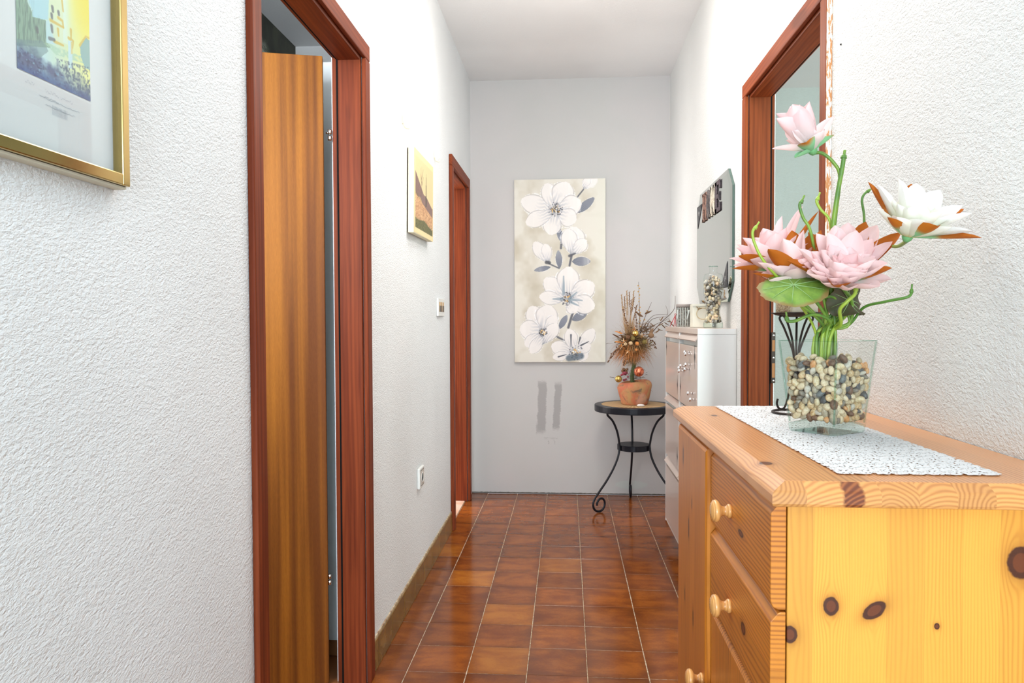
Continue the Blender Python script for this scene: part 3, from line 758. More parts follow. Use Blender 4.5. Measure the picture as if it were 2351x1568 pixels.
# white flower, right
P = A(2083, 545, 1.25)
flower('open cream white lotus flower reaching out to the wall side of the vase', P, (.16, -.36, .92),
       [(8, 56, .066, .036, .5, .45), (8, 36, .066, .036, .45, .5), (6, 22, .052, .030, .4, .55), (5, 12, .040, .022, .3, .6)],
       [(A(1993, 419, 1.27), .032, .35, .35), (A(2251, 546, 1.23), .034, .1, .3), (A(2152, 520, 1.175), .040, .35, .5), (A(2092, 424, 1.31), .034, .25, .4), (A(2211, 481, 1.29), .028, .2, .4), (A(2040, 500, 1.20), .030, .3, .4)],
       [(A(2063, 410, 1.24), .044, .35, .5), (A(2104, 421, 1.27), .040, .3, .5), (A(2158, 437, 1.26), .044, .4, .5), (A(2012, 424, 1.26), .034, .3, .5), (A(2207, 473, 1.27), .038, .3, .4),
        (A(2230, 490, 1.23), .030, .2, .4), (A(2230, 531, 1.23), .032, .1, .4), (A(2085, 478, 1.20), .040, .4, .5)],
       M_cream, None, [P+Vector((0, 0, -.004)), A(2078, 556, 1.27), A(2060, 566, 1.33), A(2032, 566, 1.41), A(1990, 590, 1.47), A(1958, 680, 1.46), bt(1), bunch(1)], 3)
# front pink flower
P = A(1930, 652, 1.36)
flower('large open pink lotus flower in front, lowest and nearest over the vase', P, (.04, -.52, .85),
       [(9, 66, .082, .040, .55, .45), (8, 50, .078, .042, .55, .5), (7, 36, .072, .042, .5, .55), (6, 24, .056, .030, .4, .6), (6, 14, .040, .022, .3, .6)],
       [(A(1808, 600, 1.34), .036, .25, .4), (A(2067, 535, 1.37), .036, .15, .4), (A(2046, 616, 1.32), .032, .25, .4), (A(1987, 511, 1.42), .036, .25, .4), (A(1856, 535, 1.41), .036, .3, .4), (A(1915, 657, 1.28), .038, .3, .5)],
       [(A(1833, 573, 1.34), .036, .4, .5), (A(2048, 556, 1.36), .030, .3, .5), (A(1862, 620, 1.31), .034, .4, .5), (A(1992, 620, 1.30), .036, .4, .5), (A(1874, 537, 1.39), .044, .35, .5), (A(1917, 519, 1.41), .042, .3, .5), (A(1947, 513, 1.42), .044, .3, .5), (A(2013, 519, 1.40), .042, .3, .5), (A(1966, 530, 1.37), .044, .35, .5), (A(1900, 535, 1.36), .044, .4, .5), (A(1852, 629, 1.30), .036, .4, .5), (A(1950, 640, 1.28), .042, .5, .5), (A(1905, 640, 1.29), .040, .5, .5), (A(2003, 550, 1.37), .038, .35, .5)],
       M_pink, M_pink_in, [P+Vector((0, 0, -.004)), A(1955, 690, 1.40), A(1951, 740, 1.42), bt(2), bunch(2)], 5)
# middle pink flower, seen from the side
P = A(1838, 655, 1.41)
flower('pink lotus flower half hidden behind the front one, above the round green leaf', P, (-.28, -.12, .92),
       [(8, 62, .078, .042, .5, .45), (7, 42, .080, .044, .5, .5), (6, 26, .066, .034, .4, .55), (5, 14, .048, .026, .3, .6)],
       [(A(1764, 572, 1.37), .046, .3, .35), (A(1731, 628, 1.40), .026, .1, .4), (A(1818, 530, 1.46), .038, .3, .4), (A(1862, 536, 1.43), .034, .3, .4), (A(1885, 530, 1.46), .034, .3, .4)],
       [(A(1798, 548, 1.38), .040, .3, .5), (A(1845, 528, 1.40), .038, .3, .5), (A(1741, 603, 1.38), .034, .2, .4)],
       M_pink, M_pink_in, [P+Vector((0, 0, -.004)), A(1872, 690, 1.42), A(1905, 745, 1.43), bt(3), bunch(3)], 8)
# rear pink flower
P = A(1786, 622, 1.49)
flower('pink lotus flower spreading farthest towards the mirror, behind the others', P, (-.22, .05, .97),
       [(8, 66, .086, .042, .45, .45), (7, 46, .088, .040, .45, .5), (6, 26, .084, .046, .4, .55), (5, 12, .066, .030, .3, .6)],
       [(A(1683, 617, 1.46), .026, .1, .4), (A(1697, 588, 1.43), .036, .15, .4), (A(1878, 486, 1.50), .026, .15, .4), (A(1752, 638, 1.44), .026, .2, .4)],
       [(A(1676, 593, 1.48), .030, .1, .4), (A(1706, 546, 1.48), .038, .2, .45), (A(1752, 524, 1.47), .042, .25, .5), (A(1795, 496, 1.48), .042, .25, .5), (A(1842, 474, 1.50), .040, .2, .5), (A(1694, 562, 1.50), .034, .2, .45)],
       M_pink, M_pink_in, [P+Vector((0, 0, -.004)), A(1830, 680, 1.47), A(1895, 750, 1.45), bt(4), bunch(4)], 13)
# half-open pink flower on top
P = A(1866, 347, 1.43)
flower('half closed pink lotus bud standing highest on a tall stem', P, (-.48, -.18, .82),
       [(5, 20, .096, .052, .5, .7), (4, 12, .094, .046, .35, .8), (3, 6, .088, .036, .2, .8)],
       [(A(1913, 312, 1.43), .024, .15, .5), (A(1851, 327, 1.385), .034, .25, .5), (A(1827, 362, 1.42), .022, .1, .5)],
       [(A(1916, 268, 1.42), .048, .45, .5), (A(1775, 341, 1.42), .028, .1, .5), (A(1824, 300, 1.40), .044, .4, .5), (A(1893, 300, 1.39), .040, .4, .5), (A(1806, 322, 1.45), .030, .3, .5), (A(1788, 262, 1.43), .044, .5, .6)],
       M_pink, None, [P+Vector((0, 0, -.004)), A(1888, 352, 1.43), A(1915, 375, 1.43), A(1928, 408, 1.43), A(1918, 500, 1.43), A(1906, 620, 1.43), bt(5), bunch(5)], 21, center=False)
# bare stems
def bare(label, pts, r, k=None, mat=None):
    pts = [A(*p) for p in pts]; t = thing('flower_stem', label, 'stem', pts[0], 'bare artificial stems in the vase')
    if k is not None: pts = pts+[bt(k), bunch(k)]
    N_ = len(pts); bm = bmesh.new(); tube(bm, pts, r, 8, 6)
    part('stalk', bm, mat or M_stem, t, smooth=True)
    d = (pts[0]-pts[1]).normalized(); bm = bmesh.new(); tube(bm, [pts[0]-d*.006, pts[0]-d*.001, pts[0]+d*.002, pts[0]+d*.009], lambda u: r*(1.5-u) if u < .5 else r*.62, 8, 3)
    part('tip', bm, mat or M_stem, t, smooth=True); return t
M_stem_y = plain('yellow_green_stem', lin(160, 186, 66), .4); M_stem_d = plain('dark_green_stem', lin(88, 134, 52), .4)
bare('thick upright bare green stem, tallest of the bare stems', [(1938, 356, 1.425), (1933, 390, 1.425), (1922, 450, 1.425), (1912, 525, 1.43), (1906, 620, 1.43)], .0042, 6)
bare('yellow green bare stem with a hooked tip beside the door casing', [(1879, 452, 1.44), (1875, 463, 1.44), (1885, 482, 1.44), (1903, 502, 1.44), (1910, 535, 1.44), (1913, 620, 1.44)], .0028, 7, M_stem_y)
bare('bare green stem rising out of the rear pink flower', [(1842, 459, 1.39), (1836, 472, 1.39), (1844, 500, 1.39), (1862, 535, 1.39), (1880, 640, 1.41)], .0028, 8)
bare('short curved bare stem in front of the rear pink flower', [(1737, 519, 1.38), (1728, 533, 1.38), (1733, 560, 1.38), (1757, 604, 1.38), (1830, 690, 1.41)], .0026, 9, M_stem_y)
bare('bare stem bent towards the cream flower', [(1997, 436, 1.47), (1984, 446, 1.47), (1979, 462, 1.47), (1984, 500, 1.47), (1980, 560, 1.46), (1950, 680, 1.45)], .0024, 10)
bare('long bare stem stretched sideways over the lace towards the wall', [(2093, 664, 1.36), (2092, 674, 1.36), (2080, 683, 1.36), (2030, 693, 1.38), (1983, 706, 1.41), (1950, 745, 1.43)], .0026, 11, M_stem_d)
bare('low bare stem reaching sideways in front of the white candle', [(1806, 727, 1.37), (1807, 736, 1.37), (1825, 737, 1.37), (1868, 722, 1.37), (1905, 738, 1.39)], .0030, 12)
bare('bent bare stem under the front pink flower', [(1966, 660, 1.36), (1962, 676, 1.36), (1945, 692, 1.36), (1928, 712, 1.37), (1930, 745, 1.40)], .0034, 13, M_stem_y)
bare('level bare stem just under the round green leaf', [(1816, 690, 1.39), (1826, 693, 1.39), (1870, 689, 1.39), (1915, 683, 1.41), (1935, 730, 1.42)], .0026, 14)
for k in range(15, 24):
    a = k*1.9; top = A(1905+((k*37) % 60), 655+((k*13) % 25), 1.44)
    bare('straight green stem in the bunch rising out of the vase', [tuple((top.x, top.y, top.z))] if False else [(1900+((k*37) % 62), 658+((k*13) % 22), 1.43), (1908+((k*37) % 45), 715, 1.43)], .0030, k, (M_stem, M_stem_d, M_stem_y)[k % 3])
bm = bmesh.new(); lathe(bm, [(0, 0), (.011, 0), (.012, .03), (.0125, .062), (0, .064)], (VCX-.004, VCY, 1.088), 20)
part_o = part('stem_sleeve', bm, plain('pale_green_binding', lin(168, 186, 128), .5), None, smooth=True); tag(part_o, 'pale green sleeve binding the flower stems inside the vase', 'stem sleeve')
# leaves
def lily_leaf(name, label, P, nrm, R, mat, crumple, stem, seed, squash=1.0):
    t = thing(name, label, 'leaf', P, 'artificial lotus leaves in the vase'); q = rotz(nrm); t.rotation_euler = q.to_euler(); rg = random.Random(seed)
    nr, na = 12, 56; V = [(0, 0, 0)]; Fc = []
    for i in range(1, nr+1):
        for j in range(na):
            a = 2*PI*j/na; r = R*i/nr*(1+.035*math.sin(9*a+seed)*(i/nr)**3+.02*math.sin(23*a)*(i/nr)**6); f = i/nr
            z = -.12*R*f*f + R*.035*math.sin(8*a)*f*f + crumple*R*(f**2)*(.55*math.sin(2*a+seed)+.35*math.sin(3*a+1.3*seed)+.15*math.sin(7*a))
            V.append((r*math.cos(a), r*math.sin(a)*squash, z))
    for j in range(na): Fc.append((0, 1+j, 1+(j+1) % na))
    for i in range(1, nr):
        for j in range(na): Fc.append((1+(i-1)*na+j, 1+i*na+j, 1+i*na+(j+1) % na, 1+(i-1)*na+(j+1) % na))
    me = bpy.data.meshes.new('blade'); me.from_pydata(V, [], Fc); finish(me, mat, True)
    o = bpy.data.objects.new('blade', me); COL.objects.link(o); o.parent = t
    bm = bmesh.new(); Mi = q.to_matrix().transposed()
    for k in range(9):
        a = 2*PI*k/9+.2; pts = [(R*f*math.cos(a), R*f*math.sin(a)*squash, -.12*R*f*f+R*.035*math.sin(8*a)*f*f+crumple*R*(f**2)*(.55*math.sin(2*a+seed)+.35*math.sin(3*a+1.3*seed)+.15*math.sin(7*a))+.0006) for f in (.0, .3, .6, .85)]
        tube(bm, pts, lambda u: .0011*(1-u*.8), 5, 2)
    part('vein', bm, plain('leaf_vein', lin(150, 184, 120), .6), t, smooth=True, local=True)
    bm = bmesh.new(); tube(bm, [Mi @ (Vector(p)-Vector(P)) for p in stem], .0027, 8, 5); part('stem', bm, M_stem, t, smooth=True, local=True)
    return t
def leaf_mat(name, R, c1, c2, ce):
    m = Mat(name); x, y, z = m.xyz(); r = (x*x+y*y).sqrt()*(1/R)
    n = m.noise(None, 60, 3, .6, .5); m.base(m.mix((r+(n-.5)*.25).sstep(.82, 1.0), m.mix(n.sstep(.3, .7), c1, c2), ce)).set(rough=.6); m.bump(n, .3, .001); return m.m
P = A(1822, 655, 1.345)
lily_leaf('lotus_leaf', 'round bright green lotus leaf with reddish rim hanging before the candle', P, (-.12, -.50, .86), .060, leaf_mat('lotus_leaf_green', .06, lin(122, 154, 56), lin(98, 134, 50), lin(134, 112, 60)), .05,
          [P, A(1823, 672, 1.35), A(1840, 700, 1.36), A(1880, 735, 1.39), bt(24), bunch(24)], 2.0)
P = A(1950, 690, 1.41)
lily_leaf('lotus_leaf', 'dark crumpled brownish green lotus leaf under the front flower', P, (.25, -.75, .35), .036, leaf_mat('lotus_leaf_dark', .036, lin(66, 74, 42), lin(84, 74, 50), lin(80, 70, 44)), .75,
          [P, A(1948, 720, 1.42), A(1945, 750, 1.42), bt(25), bunch(25)], 4.0)
# ------------------------------------------------------------------ candle on its iron stand
M_iron = plain('dark_iron', (.035, .026, .022, 1), .45, .6)
cs = thing('candle_stand', 'dark wrought iron candle stand with looped rods behind the glass vase', 'candle holder', (.513, 1.70, .9735))
cx, cy, cz = .513, 1.70, .9735
bm = bmesh.new(); tube(bm, [(cx+.050*math.cos(a), cy+.050*math.sin(a), cz+.0030) for a in [2*PI*i/40 for i in range(41)]], .0026, 8, 1, cap=False); part('ring', bm, M_iron, cs, smooth=True)
for k in range(3):
    a = 2*PI*k/3+3.35; d = Vector((math.cos(a), math.sin(a), 0)); c0 = Vector((cx, cy, cz)); bm = bmesh.new()
    tube(bm, [c0+d*.043+Vector((0, 0, .034)), c0+d*.045+Vector((0, 0, .022)), c0+d*.038+Vector((0, 0, .011)), c0+d*.026+Vector((0, 0, .016)), c0+d*.016+Vector((0, 0, .05)), c0+d*.007+Vector((0, 0, .11)), c0+d*.008+Vector((0, 0, .14)),
              c0+d*.028+Vector((0, 0, .19)), c0+d*.040+Vector((0, 0, .214)), c0+d*.030+Vector((0, 0, .219)), c0+d*.016+Vector((0, 0, .19)), c0+d*.006+Vector((0, 0, .14)), c0+d*.006+Vector((0, 0, .06))], .0024, 8, 6)
    part('rod', bm, M_iron, cs, smooth=True)
bm = bmesh.new(); lathe(bm, [(0, .217), (.020, .217), (.044, .221), (.054, .226), (.054, .2272), (.044, .2235), (.02, .2205), (0, .2205)], (cx, cy, cz), 40); part('dish', bm, M_iron, cs, smooth=True)
def candle_mat():
    m = Mat('candle_wax'); x, y, z = m.xyz(); n = m.noise(None, 420, 2, .6); s = (x*-1+(m.noise(None, 40, 2)-.5)*.02).sstep(.012, .030)
    m.base(m.mix(s, lin(246, 240, 218), m.mix(n.sstep(.4, .6), lin(214, 196, 160), lin(150, 120, 84)))).set(rough=.5, sss=.1); m.bump(n, .5, .001); return m.m
bm = bmesh.new(); lathe(bm, [(0, 0), (.0425, 0), (.0435, .002), (.0435, .080), (.041, .083), (.03, .081), (0, .080)], (0, 0, 0), 40)
cd = part('wax', bm, candle_mat(), (ct := thing('candle', 'thick white pillar candle with gold speckled side on the iron stand', 'candle', (cx, cy, cz+.2212))), smooth=True, local=True)
bm = bmesh.new(); tube(bm, [(0, 0, .079), (.001, 0, .09), (.003, .001, .096)], .0009, 6, 3); part('wick', bm, plain('wick', (.02, .02, .02, 1), .9), ct, smooth=True, local=True)

# ------------------------------------------------------------------ white wall-hung shoe cabinet
M_cabw = plain('white_lacquer', (.80, .81, .80, 1), .35); M_cabf = plain('beige_lacquer', lin(214, 196, 186), .28, coat=.3, coatr=.1)
M_cabr = plain('white_recess', (.78, .80, .78, 1), .5); M_chrome = plain('polished_steel', (.88, .88, .9, 1), .08, 1); M_black = plain('black_inlay', (.02, .018, .018, 1), .4)
CX0, CX1, CY0, CYm, CY1, CZ0, CZ1 = .5315, .687, 3.06, 3.555, 4.04, .10, 1.150
cab = thing('shoe_cabinet', 'tall shallow white shoe cabinet with beige tilting doors hung on the wall under the mirror', 'cabinet', ((CX0+CX1)/2, (CY0+CY1)/2, CZ0))
part('side_panel', B((CX0, CX1, CY0, CY0+.012, CZ0, 1.1255)), M_cabw, cab, bevel=.001)
part('side_panel', B((CX0, CX1, CY1-.012, CY1, CZ0, 1.1255)), M_cabw, cab, bevel=.001)
part('divider', B((CX0-.0012, CX1-.0065, CYm-.007, CYm+.007, CZ0+.0125, 1.125)), M_cabw, cab)
part('top_board', B((CX0-.001, CX1, CY0-.0005, CY1+.0005, 1.126, CZ1)), M_cabf, cab, bevel=.0015)
part('side_cap', B((CX0, CX1, CY0-.0012, CY0-.0006, 1.126, CZ1-.0015)), M_cabw, cab)
part('bottom_board', B((CX0+.004, CX1, CY0+.012, CY1-.012, CZ0, CZ0+.012)), M_cabw, cab)
part('back_panel', B((CX1-.006, CX1, CY0+.012, CY1-.012, CZ0+.012, 1.125)), M_cabw, cab)
tops = [1.126, .790, .457]; bots = [.796, .463, .113]
def lozenge(y, z, h, w, par):
    bm = bmesh.new(); x = CX0-.0012
    pts = [(y, z+h/2), (y+w*.18, z+h*.16), (y+w/2, z), (y+w*.18, z-h*.16), (y, z-h/2), (y-w*.18, z-h*.16), (y-w/2, z), (y-w*.18, z+h*.16)]
    prism(bm, [Vector((x, a, b)) for a, b in pts], (.0018, 0, 0)); part('inlay', bm, M_black, par)
for (ya, yb, colm) in ((CY0+.012, CYm-.007, 0), (CYm+.007, CY1-.012, 1)):
    for i in range(3):
        zt, zb = tops[i], bots[i]
        d = part('flap_door', B((CX0-.0008, CX0+.010, ya+.003, yb-.003, zb+.004, zt-.052)), M_cabf, cab, bevel=.002)
        part('recess', B((CX0+.0185, CX0+.022, ya+.0005, yb-.0005, zt-.0525, zt-.0005), (CX0+.0105, CX0+.022, ya+.0005, yb-.0005, zt-.0565, zt-.0525)), M_cabr, d)
        bm = bmesh.new(); prism(bm, [Vector((CX0+.010, ya+.002, zt-.001)), Vector((CX0-.009, ya+.002, zt-.027)), Vector((CX0-.007, ya+.002, zt-.031)), Vector((CX0+.012, ya+.002, zt-.007))], (0, yb-ya-.004, 0))
        part('grip', bm, M_cabf, d)
        if i < 2:
            if i == 0: lozenge(ya+.055 if colm == 0 else yb-.028, (1.030 if colm == 0 else 1.045), .100, .030, d)
            lozenge((yb-.035 if colm == 0 else ya+.045), zb+.062+(.015 if i == 0 else 0), .095, .028, d)
        if i == 0 and colm == 0:
            for (qx, qy) in ((375, 728), (385, 748), (385, 866), (328, 881), (305, 905), (310, 938), (377, 920), (412, 1190), (438, 1260)):
                p = onX(1500+qx*.2041, 660+qy*.2041, CX0-.012); bm = bmesh.new()
                lathe(bm, [(0, -.011), (.005, -.011), (.004, -.006), (.0045, 0), (.0085, .004), (.0095, .009), (.007, .013), (0, .0145)], p, 14, axis=(-1, 0, 0)); part('knob', bm, M_chrome, d, smooth=True)
# shells in a glass bottle on the cabinet
BX, BY, BZ = .620, 3.20, 1.1504
bot = thing('glass_bottle', 'waisted clear glass bottle filled with seashells standing on the white cabinet', 'bottle', (BX, BY, BZ))
pr = [(.036, .0), (.040, .002), (.0405, .022), (.038, .027), (.031, .05), (.0285, .072), (.034, .10), (.0405, .15), (.0415, .195), (.0385, .222), (.036, .2285), (.017, .2335), (.0155, .240), (.0165, .254), (.0185, .257), (.0185, .262)]
bm = bmesh.new(); lathe(bm, pr[2:], (0, 0, 0), 36); bmesh.ops.delete(bm, geom=[f for f in bm.faces if len(f.verts) > 4], context='FACES')
part('glass_wall', bm, M_glass, bot, smooth=True, local=True)
bm = bmesh.new(); lathe(bm, [(0, .0002)]+pr[:3]+[(.037, .0225), (0, .0225)], (0, 0, 0), 36); part('glass_base', bm, M_base_glass, bot, smooth=True, local=True)
bm = bmesh.new(); tube(bm, [(.0185*math.cos(a), .0185*math.sin(a), .262) for a in [2*PI*i/24 for i in range(25)]], .0016, 6, 1, cap=False); part('rim', bm, M_rim, bot, smooth=True, local=True)
SHC = [((232, 222, 198), (196, 176, 142)), ((220, 206, 172), (180, 160, 120)), ((214, 210, 200), (150, 146, 138)), ((236, 214, 184), (206, 164, 120)), ((168, 160, 148), (110, 104, 98))]
SHM = [stone_mat('shell_material', lin(*a), lin(*b)) for a, b in SHC]
def shell_mesh(i, mat):
    bm = bmesh.new(); rg = random.Random(i)
    if i % 3 == 0: return stone_mesh('seashell', i, mat, 2, .35, (1.3, .9, .8))
    if i % 3 == 1:      # fan shell
        n = 9; L_ = []
        for r in range(4):
            row = []
            for k in range(n):
                a = (k/(n-1)-.5)*2.4; f = (r+.3)/3.3; rr = f*(1+.05*(k % 2)); row.append(bm.verts.new((math.sin(a)*rr*1.1, math.cos(a)*rr*1.2-.6, .45*(1-f*f*.9)+(.06 if k % 2 else 0)*f)))
            L_.append(row)
        for a, b in zip(L_, L_[1:]):
            for k in range(n-1): bm.faces.new((a[k], a[k+1], b[k+1], b[k]))
        bmesh.ops.solidify(bm, geom=bm.faces[:], thickness=.12)
    else:               # spiral shell
        tube(bm, [(math.cos(t*1.9)*(.42-t*.035), math.sin(t*1.9)*(.42-t*.035), t*.19-.8) for t in [q*.33 for q in range(28)]], lambda u: .5*(1-u)**.8+.03, 8, 1)
    me = bpy.data.meshes.new('seashell'); bm.to_mesh(me); bm.free(); finish(me, mat, True); return me
SHD = [shell_mesh(i, SHM[i % 5]) for i in range(15)]
def brad(z):
    z = np.asarray(z, float); return np.interp(z, [q[1] for q in pr[2:]], [q[0] for q in pr[2:]])-.0022
SP_, SR_ = pack(350, .0058, .0088, None, .0235, .26, brad, 160, 9, True)
for i in range(len(SP_)):
    if SP_[i][2] > .224: continue
    si = rp.randrange(15); o = bpy.data.objects.new('seashell', SHD[si]); COL.objects.link(o); o.location = Vector(SP_[i])+Vector((BX, BY, BZ)); o.scale = (SR_[i]*1.12,)*3; o.rotation_euler = (rp.uniform(0, 6), rp.uniform(0, 6), rp.uniform(0, 6))
    tag(o, 'small %s %s inside the waisted glass bottle' % (('cream', 'yellowish', 'pearl grey', 'peach', 'dark grey')[si % 5], ('rounded seashell', 'ribbed fan seashell', 'spiral seashell')[si % 3]), 'seashell', 'seashells in the glass bottle')
# gift bag with rope ring
M_bag = plain('white_card', lin(232, 230, 215), .7); M_rope = plain('pale_rope', lin(206, 190, 156), .9)
gb = thing('gift_box', 'pale card box with a rope ring on its front between wicker frame and shell bottle', 'box', (.60, 3.50, 1.1504))
p0, p1 = A(1590, 740, 3.46), A(1630, 740, 3.46)
part('card_body', B((p0.x, p1.x+.01, 3.46, 3.53, 1.1506, 1.258)), M_bag, gb, bevel=.002)
part('card_fold', B((p0.x-.0015, p1.x+.012, 3.4555, 3.4585, 1.249, 1.2585)), M_bag, gb)
c_ = A(1614, 720, 3.452); bm = bmesh.new(); tube(bm, [c_+Vector((.029*math.cos(a), 0, .026*math.sin(a))) for a in [2*PI*i/30 for i in range(31)]], .0024, 6, 1, cap=False); part('rope_ring', bm, M_rope, gb, smooth=True)
bm = bmesh.new(); c2 = c_+Vector((-.018, -.002, .022)); tube(bm, [c2+Vector((-.012, 0, .010)), c2, c2+Vector((.014, 0, .004))], .0022, 6, 3); tube(bm, [c2+Vector((-.006, 0, -.006)), c2+Vector((.004, 0, .006))], .003, 6, 3); part('bow', bm, plain('twig_bow', lin(150, 128, 96), .9), gb, smooth=True)
# wicker frame
wk = thing('wicker_basket', 'small grey wicker basket panel with a rolled top on the far end of the cabinet', 'basket', (.57, 3.68, 1.1504))
M_wick = Mat('grey_wicker'); M_wick.base(M_wick.mix(M_wick.noise(None, 70, 3, .6).sstep(.35, .65), lin(172, 166, 156), lin(112, 108, 100))).set(rough=.8); M_wick = M_wick.m
q0, q1 = A(1553.5, 740, 3.66), A(1587, 740, 3.66); wz0, wz1 = 1.151, 1.262
nrow = 13
for k in range(nrow):
    z = wz0+.005+k*(wz1-wz0-.022)/(nrow-1); bm = bmesh.new()
    tube(bm, [Vector((q0.x+(q1.x-q0.x)*i/12, 3.66+.0022*(1 if (i+k) % 2 else -1), z)) for i in range(13)], .0036, 6, 2); part('wicker_rod', bm, M_wick, wk, smooth=True)
for i in range(6):
    x = q0.x+(q1.x-q0.x)*(i+.5)/6; bm = bmesh.new(); tube(bm, [(x, 3.656, wz0), (x+.0008, 3.654, (wz0+wz1)/2), (x, 3.656, wz1-.014)], .0024, 6, 3); part('upright', bm, plain('bleached_cane', lin(196, 200, 194), .8), wk, smooth=True)
bm = bmesh.new(); tube(bm, [(q0.x-.002, 3.657, wz1-.008), (q1.x, 3.657, wz1-.008)], .0085, 10, 1); part('rolled_top', bm, plain('grey_cloth_roll', lin(158, 148, 142), .8), wk, smooth=True)
for (a, b) in (((q0.x+.004, wz0+.082), (q0.x+.002, wz0+.035)), ((q1.x-.012, wz0+.082), (q1.x-.022, wz0+.036))):
    bm = bmesh.new(); tube(bm, [(a[0], 3.649, a[1]), ((a[0]+b[0])/2, 3.6485, (a[1]+b[1])/2), (b[0], 3.649, b[1])], .0036, 6, 2); part('strap', bm, plain('pale_strap', lin(206, 212, 208), .7), wk, smooth=True)
part('side_board', B((q1.x+.001, q1.x+.006, 3.655, 3.70, wz0, wz1)), plain('bleached_board', lin(190, 188, 178), .8), wk)
# red wire
rw = thing('wire_figure', 'thin red wire figure on the far end of the white cabinet', 'ornament', (.60, 3.9, 1.1504)); M_red = plain('red_wire', lin(196, 44, 52), .5)
bm = bmesh.new(); tp = A(1550.5, 724, 3.90)
for (bx, yy) in ((1538, 3.90), (1547, 3.88), (1552, 3.92)):
    b_ = A(bx, 748, yy); b_.z = 1.1515; tube(bm, [b_, tp], .0016, 6, 1)
tube(bm, [tp+Vector((.004*math.cos(a), 0, .004+.004*math.sin(a))) for a in [2*PI*i/14 for i in range(15)]], .0012, 6, 1, cap=False); part('wire', bm, M_red, rw, smooth=True)

# ------------------------------------------------------------------ mirror with the letters
MXF = .6735
mir = thing('mirror', 'tall frameless mirror with clipped corners and wooden letters above the white cabinet', 'mirror', (.688, 3.53, 1.26))
MY0, MY1, MZ0, MZ1 = 3.105, 3.93, 1.262, 1.822
def octo(i, x, c=.082):
    c2 = c-i*.4; a, b, z0, z1 = MY0+i, MY1-i, MZ0+i, MZ1-i
    return [(x, a+c2, z0), (x, b-c2, z0), (x, b, z0+c2), (x, b, z1-c2), (x, b-c2, z1), (x, a+c2, z1), (x, a, z1-c2), (x, a, z0+c2)]
M_mirror = plain('mirror_glass', (.68, .73, .68, 1), .015, 1); M_medge = plain('mirror_edge', (.10, .16, .14, 1), .2, .3)
bm = bmesh.new(); loops(bm, [octo(0, .6865), octo(0, MXF+.004)]); part('backing', bm, M_medge, mir)
bm = bmesh.new(); loops(bm, [octo(0, MXF+.0038), octo(.022, MXF), octo(.2, MXF)]); part('glass', bm, M_mirror, mir)
M_char = Mat('charcoal_card'); M_char.base(M_char.mix(M_char.noise(None, 45, 2, .5, 2).sstep(.45, .55), lin(74, 74, 78), lin(48, 48, 52))).set(rough=.5); M_char = M_char.m
for (y0, z0, y1, z1, y2, z2) in ((3.900, 1.765, 3.757, 1.765, 3.880, 1.652), (3.172, 1.432, 3.165, 1.322, 3.300, 1.322)):
    bm = bmesh.new(); prism(bm, [Vector((MXF-.0008, y0, z0)), Vector((MXF-.0008, y1, z1)), Vector((MXF-.0008, y2, z2))], (-.0012, 0, 0)); part('corner_inlay', bm, M_char, mir)
    c_ = Vector((MXF-.0022, (y0+y1+y2)/3, (z0+z1+z2)/3)); bm = bmesh.new()
    tube(bm, [c_+Vector((0, (.004+.0016*t)*math.cos(t*1.3), (.004+.0016*t)*math.sin(t*1.3))) for t in range(9)], .0008, 5, 2); part('swirl', bm, plain('silver_swirl', (.5, .5, .5, 1), .3, .8), mir, smooth=True)
def letter(name, label, polys, y0, y1, z0, z1, mat, hole=None):
    t = thing(name, label, 'letter', (MXF-.006, (y0+y1)/2, z0), 'wooden letters on the mirror'); x = MXF-.0015
    def P_(u, v): return Vector((x, y0+(y1-y0)*u, z0+(z1-z0)*v))
    bm = bmesh.new()
    if hole:
        n = 28; o1 = []; 
        for s in (1.0, .52):
            for xx in (x, x-.0045):
                o1.append([bm.verts.new((xx, (y0+y1)/2+(y1-y0)/2*s*math.cos(2*PI*k/n)*(1 if s == 1 else .9), (z0+z1)/2+(z1-z0)/2*(s if s == 1 else .68)*math.sin(2*PI*k/n))) for k in range(n)])
        for a, b in ((0, 1), (1, 3), (3, 2), (2, 0)):
            for k in range(n): bm.faces.new((o1[a][k], o1[a][(k+1) % n], o1[b][(k+1) % n], o1[b][k]))
    for pl in polys: prism(bm, [P_(*q) for q in pl], (-.0045, 0, 0))
    part('wood_block', bm, mat, t); return t
def rc(a, b, c, d): return [(a, c), (b, c), (b, d), (a, d)]
def wood_letter(name, c1, c2, sc_=60):
    m = Mat(name); n = m.noise(None, sc_, 3, .6, 1); m.base(m.mix(n.sstep(.4, .6), lin(*c1), lin(*c2))).set(rough=.8); return m.m
# u runs from far (0) to near (1) seen in the hall: reading order H O M E runs towards the camera
lz0, lz1 = 1.666, 1.803
serif = lambda a, b: [rc(a, b, 0, .10), rc(a, b, .90, 1)]
letter('wooden_letter', 'brownish wooden letter H standing first in the word on the mirror', [rc(.1, .32, .0, 1), rc(.68, .9, 0, 1), rc(.32, .68, .42, .58)]+serif(0, .42)+serif(.58, 1), 3.735, 3.635, lz0, lz1, wood_letter('letter_wood_brown', (168, 128, 110), (128, 100, 92)))
letter('wooden_letter', 'dark grey wooden letter O on the mirror', [], 3.545, 3.625, lz0, lz1, wood_letter('letter_wood_grey', (98, 92, 94), (128, 120, 116)), hole=True)
letter('wooden_letter', 'cream white wooden letter M on the mirror', [rc(.08, .28, 0, 1), rc(.72, .92, 0, 1), [(.08, 1), (.30, 1), (.58, .25), (.42, .25)], [(.70, 1), (.92, 1), (.58, .25), (.42, .25)]]+serif(0, .36)+serif(.64, 1), 3.535, 3.435, lz0, lz1, wood_letter('letter_wood_cream', (232, 224, 208), (200, 186, 166)))
